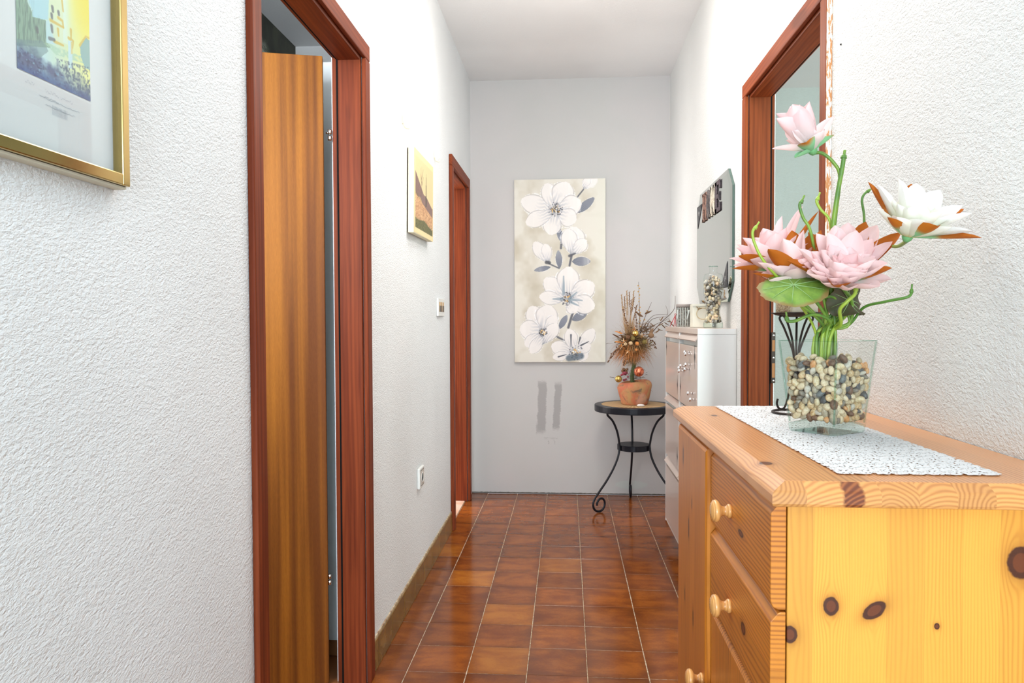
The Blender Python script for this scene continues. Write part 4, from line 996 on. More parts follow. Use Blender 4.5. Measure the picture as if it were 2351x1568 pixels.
letter('wooden_letter', 'dark purple grey wooden letter E standing last in the word on the mirror', [rc(.1, .36, 0, 1), rc(.0, .95, 0, .13), rc(0, .95, .87, 1), rc(.36, .74, .43, .57), rc(.80, .95, .13, .28), rc(.80, .95, .72, .87), rc(.66, .78, .36, .64)], 3.425, 3.308, lz0, lz1, wood_letter('letter_wood_purple', (98, 86, 92), (70, 60, 66), 110))

# ------------------------------------------------------------------ round iron table
M_tab = plain('black_enamel', (.008, .008, .012, 1), .32, .0, spec=.25)
TC = Vector((.42, 4.70, 0))
tb = thing('side_table', 'small round black iron side table with curled feet against the grey wall', 'table', TC)
def rattan():
    m = Mat('woven_raffia'); x, y, z = m.xyz(); q = m.n('ShaderNodeMath'); q.operation = 'ARCTAN2'; m.nt.links.new(y.v, q.inputs[0]); m.nt.links.new(x.v, q.inputs[1]); a = X(m.nt, q.outputs[0])
    r = (x*x+y*y).sqrt(); ray = (a*45).sin()*.5+.5; ck = (r*900+ray*3).sin()*.5+.5
    m.base(m.mix(ray*.6+ck*.3, lin(204, 172, 126), lin(142, 108, 70))).set(rough=.7); m.bump(ray+ck*.5, .4, .001); return m.m
bm = bmesh.new(); lathe(bm, [(0, .612), (.235, .612), (.246, .614), (.2475, .618), (.2475, .650), (.245, .6545), (.240, .655), (.206, .655), (.2055, .6535), (0, .6535)], TC, 72)
part('table_top', bm, M_tab, tb, smooth=False)
bm = bmesh.new(); lathe(bm, [(0, .6537), (.2045, .6537), (.2045, .6548), (0, .6548)], TC, 72); part('woven_inlay', bm, rattan(), tb)
bm = bmesh.new(); lathe(bm, [(0, .366), (.100, .366), (.104, .368), (.104, .399), (.101, .4015), (0, .4015)], TC, 48); part('shelf', bm, M_tab, tb)
LP = [(.2, .611), (.203, .597), (.163, .557), (.130, .49), (.114, .42), (.112, .385), (.126, .325), (.163, .255), (.214, .186), (.266, .128), (.305, .080), (.312, .045), (.298, .018), (.272, .0075), (.246, .012), (.228, .035), (.226, .062), (.240, .082), (.262, .084), (.280, .067), (.284, .044)]
for a in (213, 327, 90):
    a = math.radians(a); d = Vector((math.cos(a), math.sin(a), 0)); s = .93 if a < 2 else 1.0; bm = bmesh.new()
    tube(bm, [TC+d*(r*s)+Vector((0, 0, z)) for r, z in LP], .0068, 10, 5); part('leg', bm, M_tab, tb, smooth=True)

# ------------------------------------------------------------------ dried flower arrangement
YP = 4.70; PZ = .6553; PX = .4245
da = thing('dried_arrangement', 'dried grasses and flowers with gilded baubles in a weathered terracotta pot', 'dried flowers', (PX, YP, PZ))
def pot_mat():
    m = Mat('weathered_terracotta'); n = m.noise(None, 8, 4, .65, 1.2); n2 = m.noise(None, 17, 4, .65, .6); n3 = m.noise(None, 7, 2, .5)
    c = m.mix(n.sstep(.35, .62), lin(188, 104, 74), lin(176, 136, 88)); c = m.mix(n2.sstep(.54, .66)*.8, c, lin(88, 82, 72)); c = m.mix(n3.sstep(.58, .68)*.6, c, lin(206, 160, 138))
    m.base(c).set(rough=.8); m.bump(n2, .4, .003); return m.m
bm = bmesh.new(); pp = [(0, 0), (.078, 0), (.083, .006), (.094, .045), (.104, .090), (.1085, .112), (.104, .128), (.093, .140), (.080, .146), (.076, .144), (.074, .130), (0, .128)]
lathe(bm, pp, (PX, YP, PZ), 48)
for v in bm.verts:      # slanting, hand-made rim
    h = v.co.z-PZ
    if h > .08: v.co.z += (v.co.x-PX)*.10*(h/.13)
part('pot', bm, pot_mat(), da, smooth=True)
def D(px, py, dy=0.): return at(px, py, YP+dy)
rd = random.Random(31)
def col(name, c, r=.8): return plain(name, lin(*c), r)
M_wheat = col('dry_wheat', (178, 142, 100)); M_twig = col('dry_twig', (92, 70, 56)); M_rust = col('rust_grass', (176, 112, 58)); M_dleaf = col('dry_leaf', (140, 108, 80)); M_husk = col('dry_husk', (206, 132, 66)); M_cream2 = col('dry_cream', (214, 184, 142)); M_dbrown = col('dry_brown', (106, 70, 42)); M_gold = plain('gold_bauble', (.80, .56, .16, 1), .16, 1)
M_olive = col('dry_moss', (122, 104, 52))
# wheat and grass spikes
K0 = D(1452, 800)
for i, (tx, ty) in enumerate(((1427, 678), (1434, 682), (1439, 669), (1445, 672), (1455, 670), (1456, 684), (1431, 706), (1462, 702), (1440, 690), (1449, 690))):
    tp = D(tx, ty, rd.uniform(-.05, .05)); bs = K0+Vector((rd.uniform(-.02, .01), rd.uniform(-.02, .02), 0)); bm = bmesh.new()
    mid = bs.lerp(tp, .5)+Vector((-.012, 0, 0)); tube(bm, [bs, mid, tp], .0013, 5, 4)
    dr = (tp-mid).normalized(); bmh = bmesh.new()
    for k in range(16):
        c = tp-dr*(.006*k); a = k*2.4; e = dr*.010+Vector((math.cos(a), math.sin(a), 0))*.0055
        tube(bmh, [c, c+e*.6, c+e], lambda u: .0030*(1-u*.8), 5, 1)
    st_ = part('grass_stem', bm, M_wheat, da, smooth=True); part('spike', bmh, (M_wheat, M_dleaf)[i % 2], st_, smooth=True)
# catkin twigs
def twig(pts, r=.0018, buds=None, bmat=None):
    pts = [D(*p) for p in pts]; bm = bmesh.new(); tube(bm, pts, lambda u: r*(1-.6*u), 6, 6); o = part('twig', bm, M_twig, da, smooth=True)
    if buds:
        S = smooth_path(pts, 8); bmb = bmesh.new()
        for k in range(buds):
            p = S[int((.35+.63*k/buds)*(len(S)-1))]; a = k*2.6; d = Vector((math.cos(a), math.sin(a)*.5, .5)); t = bmesh.ops.create_icosphere(bmb, subdivisions=1, radius=.0048)
            bmesh.ops.translate(bmb, verts=t['verts'], vec=p+d*.005)
        part('bud', bmb, bmat, o, smooth=True)
    return o
M_bud = col('yellow_bud', (206, 158, 84))
twig([(1470, 800), (1469, 750), (1468, 700), (1466, 647)], .0024, 14, M_bud)
twig([(1470, 760), (1478, 735), (1488, 712), (1496, 694)], .0022, 2, M_bud)
twig([(1472, 790), (1498, 762), (1520, 738), (1540, 720), (1549, 705), (1550, 679)], .0030)
twig([(1476, 770), (1492, 738), (1510, 729), (1531, 727)], .0022); twig([(1470, 765), (1484, 742), (1500, 725), (1520, 722), (1533, 723)], .0018)
twig([(1531, 724), (1533, 715), (1528, 701)], .0016); twig([(1480, 760), (1505, 745), (1528, 735), (1536, 730)], .0018)
def leaf_part(p, L, W, ang, mat, tilt=.3, name='dry_leaf'):
    V, Fc = petal_verts(L, W, .9, .5, .35, 0, 5, 6, .7); M_ = Euler((rd.uniform(-tilt, tilt), ang, rd.uniform(-.5, .5))).to_matrix() @ Matrix.Rotation(-.7, 3, 'Y')
    bm = bmesh.new(); vs = [bm.verts.new(p+M_ @ Vector(v)) for v in V]
    for f in Fc: bm.faces.new([vs[i] for i in f])
    return part(name, bm, mat, da, smooth=True)
for (x, y, a) in ((1513, 748, 1.2), (1519, 745, 2.4), (1524, 740, 2.2), (1509, 755, 2.0), (1531, 738, 1.8), (1535, 733, 2.6), (1505, 765, 1.0), (1516, 738, .6), (1526, 748, 2.0), (1538, 742, 2.3), (1503, 750, -.8)): leaf_part(D(x, y, rd.uniform(-.03, .02)), .040, .018, a, M_dleaf)
for (x, y, a, c) in ((1481, 722, 1.2, M_dleaf), (1477, 727, -.9, M_dleaf), (1494, 772, .4, M_dleaf), (1423, 775, -1, M_dbrown), (1430, 765, -1.2, M_husk), (1437, 782, -.6, M_dbrown), (1428, 785, -1.4, M_husk)): leaf_part(D(x, y, -.05), .055, .036, a, c)
# flower heads, husks and baubles in the heart of the bouquet
def ball(name, x, y, dy, r, mat, squash=1., parent=None, sub=3, amp=0.):
    bm = bmesh.new(); bmesh.ops.create_icosphere(bm, subdivisions=sub, radius=r)
    for v in bm.verts:
        v.co *= 1+rd.uniform(-amp, amp); v.co.z *= squash; v.co += D(x, y, dy)
    return part(name, bm, mat, da, smooth=True)
ball('gold_bauble', 1459, 765, -.09, .020, M_gold); ball('gold_bauble', 1420, 870, -.12, .0215, plain('aged_gold', (.55, .36, .10, 1), .32, .9))
def foil():
    m = Mat('copper_bauble'); n = m.noise(None, 60, 3, .6, .5); m.base(m.mix(n.sstep(.4, .6), lin(226, 132, 96), lin(160, 76, 52))).set(rough=.22, metal=.7); m.bump(n, .5, .002); return m.m
ball('copper_bauble', 1467, 853, -.13, .0315, foil())
bm = bmesh.new(); tube(bm, [D(1411, 868, -.12), D(1405, 866, -.12), D(1400, 865, -.12)], .0018, 6, 2); part('bauble_stalk', bm, M_twig, da, smooth=True)
for (x, y, m_, s) in ((1463, 789, M_husk, .014), (1448, 788, M_cream2, .0135), (1436, 790, M_cream2, .011), (1453, 777, M_olive, .016), (1495, 770, M_dleaf, .018), (1443, 774, M_dbrown, .014), (1461, 803, M_husk, .009), (1480, 785, M_olive, .017)): ball('seed_head', x, y, -.09, s, m_, .95, amp=.09, sub=2)
for (x, y) in ((1442, 806), (1433, 783), (1475, 770), (1428, 795), (1458, 757)):
    for k in range(5): leaf_part(D(x, y, -.10), .022, .012, k*1.26, M_cream2 if (x+k) % 2 else M_husk, .5, 'dry_petal')
bm = bmesh.new()
for k in range(26):
    a, b = rd.uniform(0, 6.3), rd.uniform(0, 3.1); c = D(1435, 864, -.12)+Vector((math.cos(a)*math.sin(b)*.024, math.sin(a)*math.sin(b)*.02, math.cos(b)*.024)); t = bmesh.ops.create_icosphere(bm, subdivisions=2, radius=.0062); bmesh.ops.translate(bm, verts=t['verts'], vec=c)
part('berry_cluster', bm, col('wine_berry', (132, 40, 58), .35), da, smooth=True)
bm = bmesh.new()
for k in range(14):
    c = D(1434, 853, -.11)+Vector((rd.uniform(-.018, .018), rd.uniform(-.01, .01), rd.uniform(-.008, .016))); t = bmesh.ops.create_icosphere(bm, subdivisions=1, radius=rd.uniform(.005, .009)); bmesh.ops.translate(bm, verts=t['verts'], vec=c)
part('cone_cluster', bm, M_dbrown, da, smooth=True)
# loose grass: drooping blades, far too many to count
def blades(name, n, c0, spread, L, mat, droop, seed, w=.0011, up=.4, side=0.):
    r = random.Random(seed); V = []; Fc = []; c0 = c0-Vector(da.location)
    for k in range(n):
        a = r.uniform(0, 2*PI); e = r.uniform(-.3, 1)*up; p = c0+Vector((r.gauss(0, spread), r.gauss(0, spread*.7), r.gauss(0, spread*.8)))
        d = Vector((math.cos(a)+side, math.sin(a), e+.25)).normalized(); l = L*r.uniform(.5, 1.15); sd = d.cross(Vector((r.uniform(-1, 1), r.uniform(-1, 1), 1))).normalized()*w*r.uniform(.6, 1.5)
        b = len(V); m_ = 5
        for i in range(m_):
            t = i/(m_-1); q = p+d*(l*t)+Vector((0, 0, -droop*l*t*t)); s = sd*(1-t*.85); V += [tuple(q-s), tuple(q+s)]
        for i in range(m_-1): Fc.append((b+2*i, b+2*i+1, b+2*i+3, b+2*i+2))
    me = bpy.data.meshes.new(name); me.from_pydata(V, [], Fc); finish(me, mat, True); o = bpy.data.objects.new(name, me); COL.objects.link(o); o.parent = da; o['kind'] = 'stuff'; return o
blades('rust_grass', 900, D(1450, 800), .026, .120, M_rust, .9, 1, .0019, .2, -.1); blades('straw_grass', 700, D(1460, 790), .032, .105, M_wheat, .7, 2, .0018, .5, .12); blades('moss_tuft', 700, D(1458, 790), .036, .055, M_olive, .3, 3, .0028)
blades('moss_tuft', 800, D(1452, 786), .038, .045, M_dbrown, .3, 4, .0030); blades('moss_tuft', 260, D(1452, 826), .018, .055, M_wheat, .8, 5, .002, .2); blades('upright_straw', 260, D(1446, 770), .014, .13, M_wheat, -.0, 6, .0011, 4.0, -.1)
blades('moss_tuft', 220, D(1458, 866)+Vector((0, 0, 0)), .030, .035, M_twig, .5, 7, .0016, .1); blades('moss_tuft', 160, D(1485, 756), .024, .05, M_dleaf, .2, 8, .0022, 1.)
for pts in ([(1440, 790), (1420, 800), (1405, 812), (1397, 832)], [(1436, 785), (1415, 805), (1402, 822)], [(1450, 820), (1435, 828), (1432, 838)], [(1478, 790), (1498, 782), (1505, 800)], [(1445, 770), (1437, 735), (1430, 710)], [(1462, 770), (1461, 735), (1459, 704)]):
    P_ = [D(x, y, -.06) for x, y in pts]; bm = bmesh.new(); tube(bm, P_, .0011, 5, 4); o = part('seed_stem', bm, M_dbrown, da, smooth=True); S = smooth_path(P_, 6); bm = bmesh.new()
    for k in range(14):
        p = S[int(len(S)*(.35+.64*k/14))]; t = bmesh.ops.create_icosphere(bm, subdivisions=1, radius=.0042); bmesh.ops.translate(bm, verts=t['verts'], vec=p+Vector((rd.uniform(-.007, .007), rd.uniform(-.007, .007), rd.uniform(-.004, .004))))
    part('seeds', bm, M_dbrown, o, smooth=True)
bm = bmesh.new(); tube(bm, [(PX-.01, YP, PZ+.12), (PX-.015, YP, PZ+.18), (PX+.0, YP, PZ+.26)], .013, 8, 3); part('core', bm, col('bound_stems', (72, 84, 44)), da, smooth=True)
# small white stone on the table top
bm = bmesh.new(); bmesh.ops.create_icosphere(bm, subdivisions=3, radius=1)
sp_ = D(1471, 927, -.125); sp_.z = .6552+.0062
for v in bm.verts: v.co = Vector((v.co.x*.024, v.co.y*.010, max(-.8, v.co.z)*.0078))+sp_
tag(part('white_stone', bm, plain('white_stone', lin(232, 224, 220), .6), None, smooth=True), 'flat oblong white stone on the round table before the terracotta pot', 'stone')

# ------------------------------------------------------------------ painted panels (flat prints: colour held by the mesh points)
class Paint:
    def __init__(s, w, h, res):     # metres; u to the right, v down
        s.nx, s.ny = int(w/res), int(h/res); s.w, s.h = w, h
        s.U, s.V = np.meshgrid(np.linspace(0, 1, s.nx+1), np.linspace(0, 1, s.ny+1)); s.c = np.ones((s.ny+1, s.nx+1, 3)); s.asp = h/w
        s.rng = np.random.RandomState(3)
    def fnoise(s, fx, fy, seed=0, octv=3):
        r = np.random.RandomState(seed); out = 0; amp = 1; tot = 0
        for o in range(octv):
            gx, gy = int(fx*2**o)+2, int(fy*2**o)+2; G = r.rand(gy+1, gx+1); x = s.U*(gx-1); y = s.V*(gy-1); xi = np.minimum(x.astype(int), gx-1); yi = np.minimum(y.astype(int), gy-1); fx_, fy_ = x-xi, y-yi
            fx_ = fx_*fx_*(3-2*fx_); fy_ = fy_*fy_*(3-2*fy_)
            out = out+amp*((G[yi, xi]*(1-fx_)+G[yi, xi+1]*fx_)*(1-fy_)+(G[yi+1, xi]*(1-fx_)+G[yi+1, xi+1]*fx_)*fy_); tot += amp; amp *= .5
        return out/tot
    def put(s, m, c, a=1.0):
        m = np.clip(m, 0, 1)[..., None]*a; s.c = s.c*(1-m)+np.array(c)/255.*m
    def seg(s, pts, w0, w1=None):       # soft mask of a brush stroke
        w1 = w0 if w1 is None else w1; best = np.zeros_like(s.U); n = len(pts)-1
        for i in range(n):
            (x0, y0), (x1, y1) = pts[i], pts[i+1]; y0, y1 = y0*s.asp, y1*s.asp; Y = s.V*s.asp; dx, dy = x1-x0, y1-y0; t = np.clip(((s.U-x0)*dx+(Y-y0)*dy)/(dx*dx+dy*dy+1e-9), 0, 1)
            d = np.hypot(s.U-x0-dx*t, Y-y0-dy*t); w = w0+(w1-w0)*((i+t)/n); best = np.maximum(best, np.clip((w-d)/(w*.45+.002)+.3, 0, 1))
        return best
    def petal(s, bx, by, tx, ty, w, fill=(240, 234, 230), line=(165, 160, 160), shade=(150, 156, 168), seed=0, a=.93, bl=1.45):
        by_, ty_ = by*s.asp, ty*s.asp; L = math.hypot(tx-bx, ty_-by_); ux, uy = (tx-bx)/L, (ty_-by_)/L; Y = s.V*s.asp
        t = ((s.U-bx)*ux+(Y-by_)*uy)/L; q = (-(s.U-bx)*uy+(Y-by_)*ux)
        n = (s.fnoise(9, 18, seed+5)-.5)*.18; tt = np.clip(t, 0, 1); hw = w*np.sin(np.pi*np.clip(tt**bl, 0, 1)**1.0*.96+.02)**.62*(1+n*.8); e = np.abs(q)/np.maximum(hw, 1e-4); ins = (t > -.02) & (t < 1.02)
        m = np.clip((1.02-e)*9, 0, 1)*ins; s.put(m, fill, a)
        st = s.fnoise(26, 5, seed+1, 2); ang = np.abs(np.sin(q/w*9+st*4))
        s.put(m*np.clip((.62-tt)*1.5, 0, 1)*np.clip(ang*1.3-.4, 0, 1), shade, .75); s.put(m*np.clip((.25-tt)*4, 0, 1), (110, 112, 122), .45)
        s.put(m*np.clip((tt-.45)*2, 0, 1)*np.clip(st*2-.9, 0, 1), (250, 244, 240), .5)
        ed = np.exp(-((e-.97)/.05)**2)*ins*(t > .15)*(t < .99); s.put(ed, line, .55); s.put(np.exp(-((e-1.10)/.05)**2)*ins*(s.fnoise(60, 120, seed+3, 2) > .52), (252, 252, 255), .8)
    def leaf(s, bx, by, tx, ty, w, c=(124, 128, 142), seed=0):
        s.petal(bx, by, tx, ty, w, c, (100, 104, 118), (84, 88, 100), seed, .9, 1.0)
    def dots(s, cx, cy, r, n, cols, size, seed=0):
        rg = random.Random(seed)
        for k in range(n):
            a, q = rg.uniform(0, 6.3), r*math.sqrt(rg.random()); s.put(s.seg([(cx+q*math.cos(a), cy+q*math.sin(a)/s.asp)]*2, size*rg.uniform(.6, 1.2)), rg.choice(cols), .95)
    def mesh(s, name, o, du, dv, mat, parent):
        """o = top-left corner, du / dv = full edge vectors"""
        o, du, dv = [np.array(q) for q in (o, du, dv)]; P = o+s.U[..., None]*du+s.V[..., None]*dv; n1, n2 = s.nx+1, s.ny+1
        idx = np.arange(n1*n2).reshape(n2, n1); q = np.stack([idx[1:, :-1], idx[1:, 1:], idx[:-1, 1:], idx[:-1, :-1]], -1).reshape(-1, 4)
        root = parent
        while root.parent is not None: root = root.parent
        P = P.reshape(-1, 3)-np.array(root.location); me = bpy.data.meshes.new(name)
        me.vertices.add(len(P)); me.vertices.foreach_set('co', P.ravel()); me.loops.add(q.size); me.loops.foreach_set('vertex_index', q.ravel()); me.polygons.add(len(q)); me.polygons.foreach_set('loop_start', np.arange(0, q.size, 4)); me.update(); me.validate()
        at_ = me.color_attributes.new('paint', 'FLOAT_COLOR', 'POINT'); c = np.clip(s.c.reshape(-1, 3), 0, 1); c = np.where(c <= .04045, c/12.92, ((c+.055)/1.055)**2.4); at_.data.foreach_set('color', np.concatenate([c, np.ones((len(c), 1))], 1).ravel())
        me.materials.append(mat); ob = bpy.data.objects.new(name, me); COL.objects.link(ob); ob.parent = parent; return ob
def paint_mat(name, rough=.6, bump=0):
    m = Mat(name); a = m.n('ShaderNodeAttribute'); a.attribute_name = 'paint'; m.base(a.outputs['Color']).set(rough=rough)
    if bump: m.bump(m.noise(None, 500, 2, .6), bump, .001)
    return m.m
# floral canvas on the grey wall
KS = 4.990/5.02
cvx0, cvx1, cvz0, cvz1 = -.3565*KS, .2592*KS, CH+(.9022-CH)*KS, CH+(2.139-CH)*KS
cv = thing('canvas_painting', 'tall canvas of white magnolia-like flowers with grey leaves hung on the grey wall', 'painting', ((cvx0+cvx1)/2, 4.99, cvz0))
part('canvas', B((cvx0, cvx1, 4.9905, 5.0225, cvz0, cvz1)), plain('canvas_edge', lin(226, 220, 208), .8), cv, bevel=.002)
p = Paint(cvx1-cvx0, cvz1-cvz0, .0030)
n1 = p.fnoise(4, 7, 1, 4); n2 = p.fnoise(3, 30, 2, 2)
base = np.array((226, 220, 208))/255.; dk = np.array((200, 190, 170))/255.; m = np.clip((n1-.42)*3.2, 0, 1)[..., None]; p.c = base*(1-m)+dk*m
p.put(np.clip((n2-.5)*2, 0, 1), (214, 208, 194), .35); p.put(np.clip(p.U*3-2.35, 0, 1), (224, 224, 208), .6)
def cc(x, y): return ((x-327)/688., (y-105)/1370.)
def pet(bx, by, tx, ty, w, **k): p.petal(*cc(bx, by), *cc(tx, ty), w/688., **k)
def lf(bx, by, tx, ty, w, **k): p.leaf(*cc(bx, by), *cc(tx, ty), w/688., **k)
def stk(pts, w, c=(92, 92, 100), w1=None): p.put(p.seg([cc(*q) for q in pts], w/688., (w1 or w)/688.), c, .9)
stk([(655, 450), (690, 520), (680, 620)], 9); stk([(760, 680), (745, 750)], 9); stk([(590, 735), (665, 770)], 6); stk([(770, 1100), (735, 1215)], 10); stk([(850, 185), (805, 240)], 6); stk([(640, 1280), (700, 1310)], 8)
lf(805, 355, 928, 250, 30, seed=1); lf(600, 760, 480, 785, 20, seed=2); lf(670, 770, 660, 640, 24, seed=3); lf(765, 720, 900, 720, 34, seed=4); lf(765, 1160, 875, 1100, 32, seed=5); lf(665, 1225, 725, 1125, 24, seed=6); lf(655, 460, 690, 575, 22, seed=7)
for q in ((640, 340, 385, 260, 74), (640, 330, 570, 140, 66), (640, 320, 730, 135, 84), (645, 335, 830, 280, 78), (645, 345, 790, 420, 70), (640, 345, 600, 515, 70), (635, 345, 420, 430, 62)): pet(*q, seed=int(q[2]))
pet(760, 670, 780, 465, 88, seed=11); pet(765, 670, 730, 480, 62, seed=12); pet(770, 670, 865, 560, 50, seed=61); pet(585, 730, 480, 575, 50, seed=13); pet(590, 725, 560, 590, 40, seed=14); pet(855, 180, 950, 100, 34, seed=15, line=(225, 222, 220), shade=(220, 220, 224)); pet(850, 180, 890, 95, 30, seed=17)
for q in ((720, 1000, 560, 850, 66), (720, 990, 740, 765, 84), (735, 1000, 925, 890, 74), (730, 1010, 930, 1060, 72), (715, 1010, 520, 980, 52), (720, 1015, 800, 1090, 56)): pet(*q, seed=int(q[2]+7))
for q in ((540, 1250, 450, 1060, 74), (545, 1245, 590, 1050, 84), (545, 1250, 370, 1220, 74), (535, 1260, 410, 1350, 50), (550, 1260, 450, 1405, 46), (560, 1255, 640, 1130, 46), (540, 1340, 650, 1190, 52)): pet(*q, seed=int(q[2]+17))
for q in ((780, 1400, 740, 1230, 52), (800, 1400, 925, 1230, 50), (770, 1400, 610, 1350, 56), (770, 1410, 620, 1440, 36), (800, 1400, 880, 1440, 50), (790, 1410, 900, 1345, 40)): pet(*q, seed=int(q[2]+27))
for pts in ([(825, 1290), (812, 1340)], [(755, 1270), (755, 1360)], [(830, 1350), (890, 1320)], [(660, 1435), (720, 1418)]): stk(pts, 7, (66, 68, 78), 3)
for (x, y, r, sd) in ((640, 330, 44, 1), (725, 1000, 40, 2), (545, 1250, 26, 3), (795, 1405, 44, 4)):
    p.dots(*cc(x, y), r*1.25/688., 44, ((70, 70, 80), (96, 98, 110), (54, 52, 58)), 5/688., sd); p.dots(*cc(x, y), r*.72/688., 30, ((214, 158, 82), (232, 196, 130), (250, 248, 240), (60, 50, 44)), 6/688., sd+9)
p.put(p.seg([cc(740, 1445), cc(830, 1430)], 26/688.), (88, 102, 116), .8); p.put(p.seg([cc(570, 725), cc(592, 728)], 14/688.), (60, 60, 66), .8); p.put(p.seg([cc(745, 678), cc(790, 660)], 12/688., 5/688.), (70, 70, 78), .8)
for (a, b) in (((740, 1000), (800, 950)), ((745, 1005), (840, 1012)), ((745, 1020), (810, 1050)), ((700, 960), (700, 830)), ((690, 1000), (620, 1000))): p.put(p.seg([cc(*a), cc(*b)], 12/688., 5/688.), (128, 146, 160), .7)
p.mesh('painted_face', (cvx0+.0008, 4.9902, cvz1-.0008), (cvx1-cvx0-.0016, 0, 0), (0, 0, -(cvz1-cvz0-.0016)), paint_mat('floral_paint', .6, .25), cv)

# small picture block with a cypress landscape
XF = XL+.030; tl, tr, bl_, br_ = onX(950.3, 333.6, XF), onX(994.7, 383, XF), onX(949.6, 533.5, XF), onX(993.7, 555.4, XF)
pc = thing('picture_block', 'small picture block of a cypress landscape with cream margins on the white wall', 'picture', (XL, (tl.y+tr.y)/2, bl_.z))
bm = bmesh.new(); corner = [tl, tr, br_, bl_]; prism(bm, [Vector((XF, q.y, q.z)) for q in corner], (-(XF-XL-.006), 0, 0)); part('block', bm, plain('cream_block', lin(238, 234, 206), .7), pc, bevel=.003)
bm = bmesh.new(); ctr = sum((Vector(q) for q in corner), Vector())/4; prism(bm, [Vector((XL+.0055, ctr.y+(q.y-ctr.y)*.94, ctr.z+(q.z-ctr.z)*.97)) for q in corner], (-.0053, 0, 0)); part('back_board', bm, plain('brown_board', lin(92, 74, 56), .8), pc)
p = Paint(.42, .33, .0028); U, V = p.U, p.V; p.c[:] = np.array((228, 208, 158))/255.
inner = (U > .06) & (U < .97) & (V > .075) & (V < .94); hill = .30+.10*np.sin(U*5+.3)+.28*np.clip(.45-U, 0, 1)*-1+.06*p.fnoise(12, 4, 2)
hill = .24+.42*np.clip(U-.02, 0, .45)/.45*.55+.10*np.clip((U-.6)*3, 0, 1); n = p.fnoise(16, 16, 4); nf = p.fnoise(60, 60, 5, 2)
def pm(m, c, a=1.): p.put((m & inner).astype(float), c, a)
pm(V > 0, (216, 196, 148)); pm(V > hill, (128, 100, 92)); p.put(((V > hill) & inner)*np.clip(nf*2-.8, 0, 1), (100, 80, 84), .6)
pm(V > hill+.20+.05*np.sin(U*14), (170, 142, 96)); p.put(((V > hill+.2) & inner)*np.clip(n*3-1.4, 0, 1), (96, 86, 52), .85)
pm(V > .52+.18*U, (198, 152, 110)); p.put(((V > .52+.18*U) & inner)*np.clip(nf*4-1.9, 0, 1), (146, 98, 64), .85); p.put(((V > .52+.18*U) & inner)*np.clip(p.fnoise(80, 80, 9, 1)*4-2.4, 0, 1), (232, 200, 150), .8)
pm(V > .80+.04*U+.02*np.sin(U*9), (104, 100, 54)); p.put(((V > .8+.04*U) & inner)*np.clip(nf*4-1.8, 0, 1), (62, 68, 38), .8)
cyp = (np.abs(U-.60) < .028*np.clip((V-.18)/.5, 0, 1)**.6) & (V > .18) & (V < .60); pm(cyp, (52, 58, 44))
for (a, b) in (((.36, .5), (.37, .14)), ((.37, .34), (.30, .18)), ((.37, .30), (.45, .16)), ((.37, .38), (.47, .25)), ((.36, .36), (.28, .26))): p.put(p.seg([a, b], .008, .003)*inner, (96, 78, 62), .8)
o3 = Vector((XF+.0006, tl.y, tl.z)); du = Vector((0, tr.y-tl.y, tr.z-tl.z)); dv = Vector((0, bl_.y-tl.y, bl_.z-tl.z))
o3 = o3+du*.012+dv*.012; p.mesh('printed_face', tuple(o3), tuple(du*.976), tuple(dv*.976), paint_mat('landscape_print', .5), pc)

# framed etching, near left
FY1, FZ0, FZ1, FY0 = 1.0335, 1.3800, 1.99, .585
XFF = XL+.024
fr = thing('framed_etching', 'brass framed colour etching of a church square under glass, nearest on the white wall', 'framed picture', (XL, (FY0+FY1)/2, FZ0))
M_brass = plain('polished_brass', (.48, .34, .13, 1), .13, 1); w_ = .0165
for nm, q in (('frame_bar', (XL+.001, XFF, FY1-w_, FY1, FZ0, FZ1)), ('frame_bar', (XL+.001, XFF, FY0, FY0+w_, FZ0, FZ1)), ('frame_bar', (XL+.001, XFF-.0004, FY0+w_, FY1-w_, FZ0, FZ0+w_)), ('frame_bar', (XL+.001, XFF-.0004, FY0+w_, FY1-w_, FZ1-w_, FZ1))):
    part(nm, B(q), M_brass, fr, bevel=.0018)
part('silver_lip', B((XL+.001, XFF-.006, FY0+.002, FY1-.002, FZ0-.004, FZ0-.0004)), plain('pale_moulding', lin(214, 208, 186), .5), fr)
part('mount', B((XL+.003, XL+.0085, FY0+w_, FY1-w_, FZ0+w_, FZ1-w_)), plain('white_mount', (.80, .82, .84, 1), .8), fr)
part('glass_pane', B((XL+.0150, XL+.0165, FY0+w_, FY1-w_, FZ0+w_, FZ1-w_)), thin_glass('picture_glass', (.99, 1, 1), (.8, .9, .88)), fr)
EY0, EY1, EZ0, EH = .8335, .9680, 1.4845, .30
p = Paint(EY1-EY0, EH, .0009); U, V = p.U, p.V
def ec(x, y):        # pixel of the enlarged photograph -> (u, v) on the print
    u = (x-285)/840.; yb = 835+400*u*(.9+.1*u); z = (yb-y)*(.000095+.000015*u); return (u, 1-z/EH)
def emask(poly):
    P_ = [ec(*q) for q in poly]; ins = np.zeros_like(U, bool); n = len(P_)
    for i in range(n):
        (x0, y0), (x1, y1) = P_[i], P_[(i+1) % n]
        if y0 == y1: continue
        c = ((y0 > V) != (y1 > V)) & (U < (x1-x0)*(V-y0)/(y1-y0)+x0); ins ^= c
    return ins.astype(float)
nA = p.fnoise(8, 18, 1, 4); hat = p.fnoise(120, 30, 2, 2); hat2 = p.fnoise(30, 120, 3, 2); scr = p.fnoise(50, 100, 4, 2)
g0 = np.clip(U*1.3-.15-(V-.3)*.5, 0, 1)[..., None]; p.c = (np.array((200, 232, 232))*(1-g0)+np.array((250, 244, 150))*g0)/255.
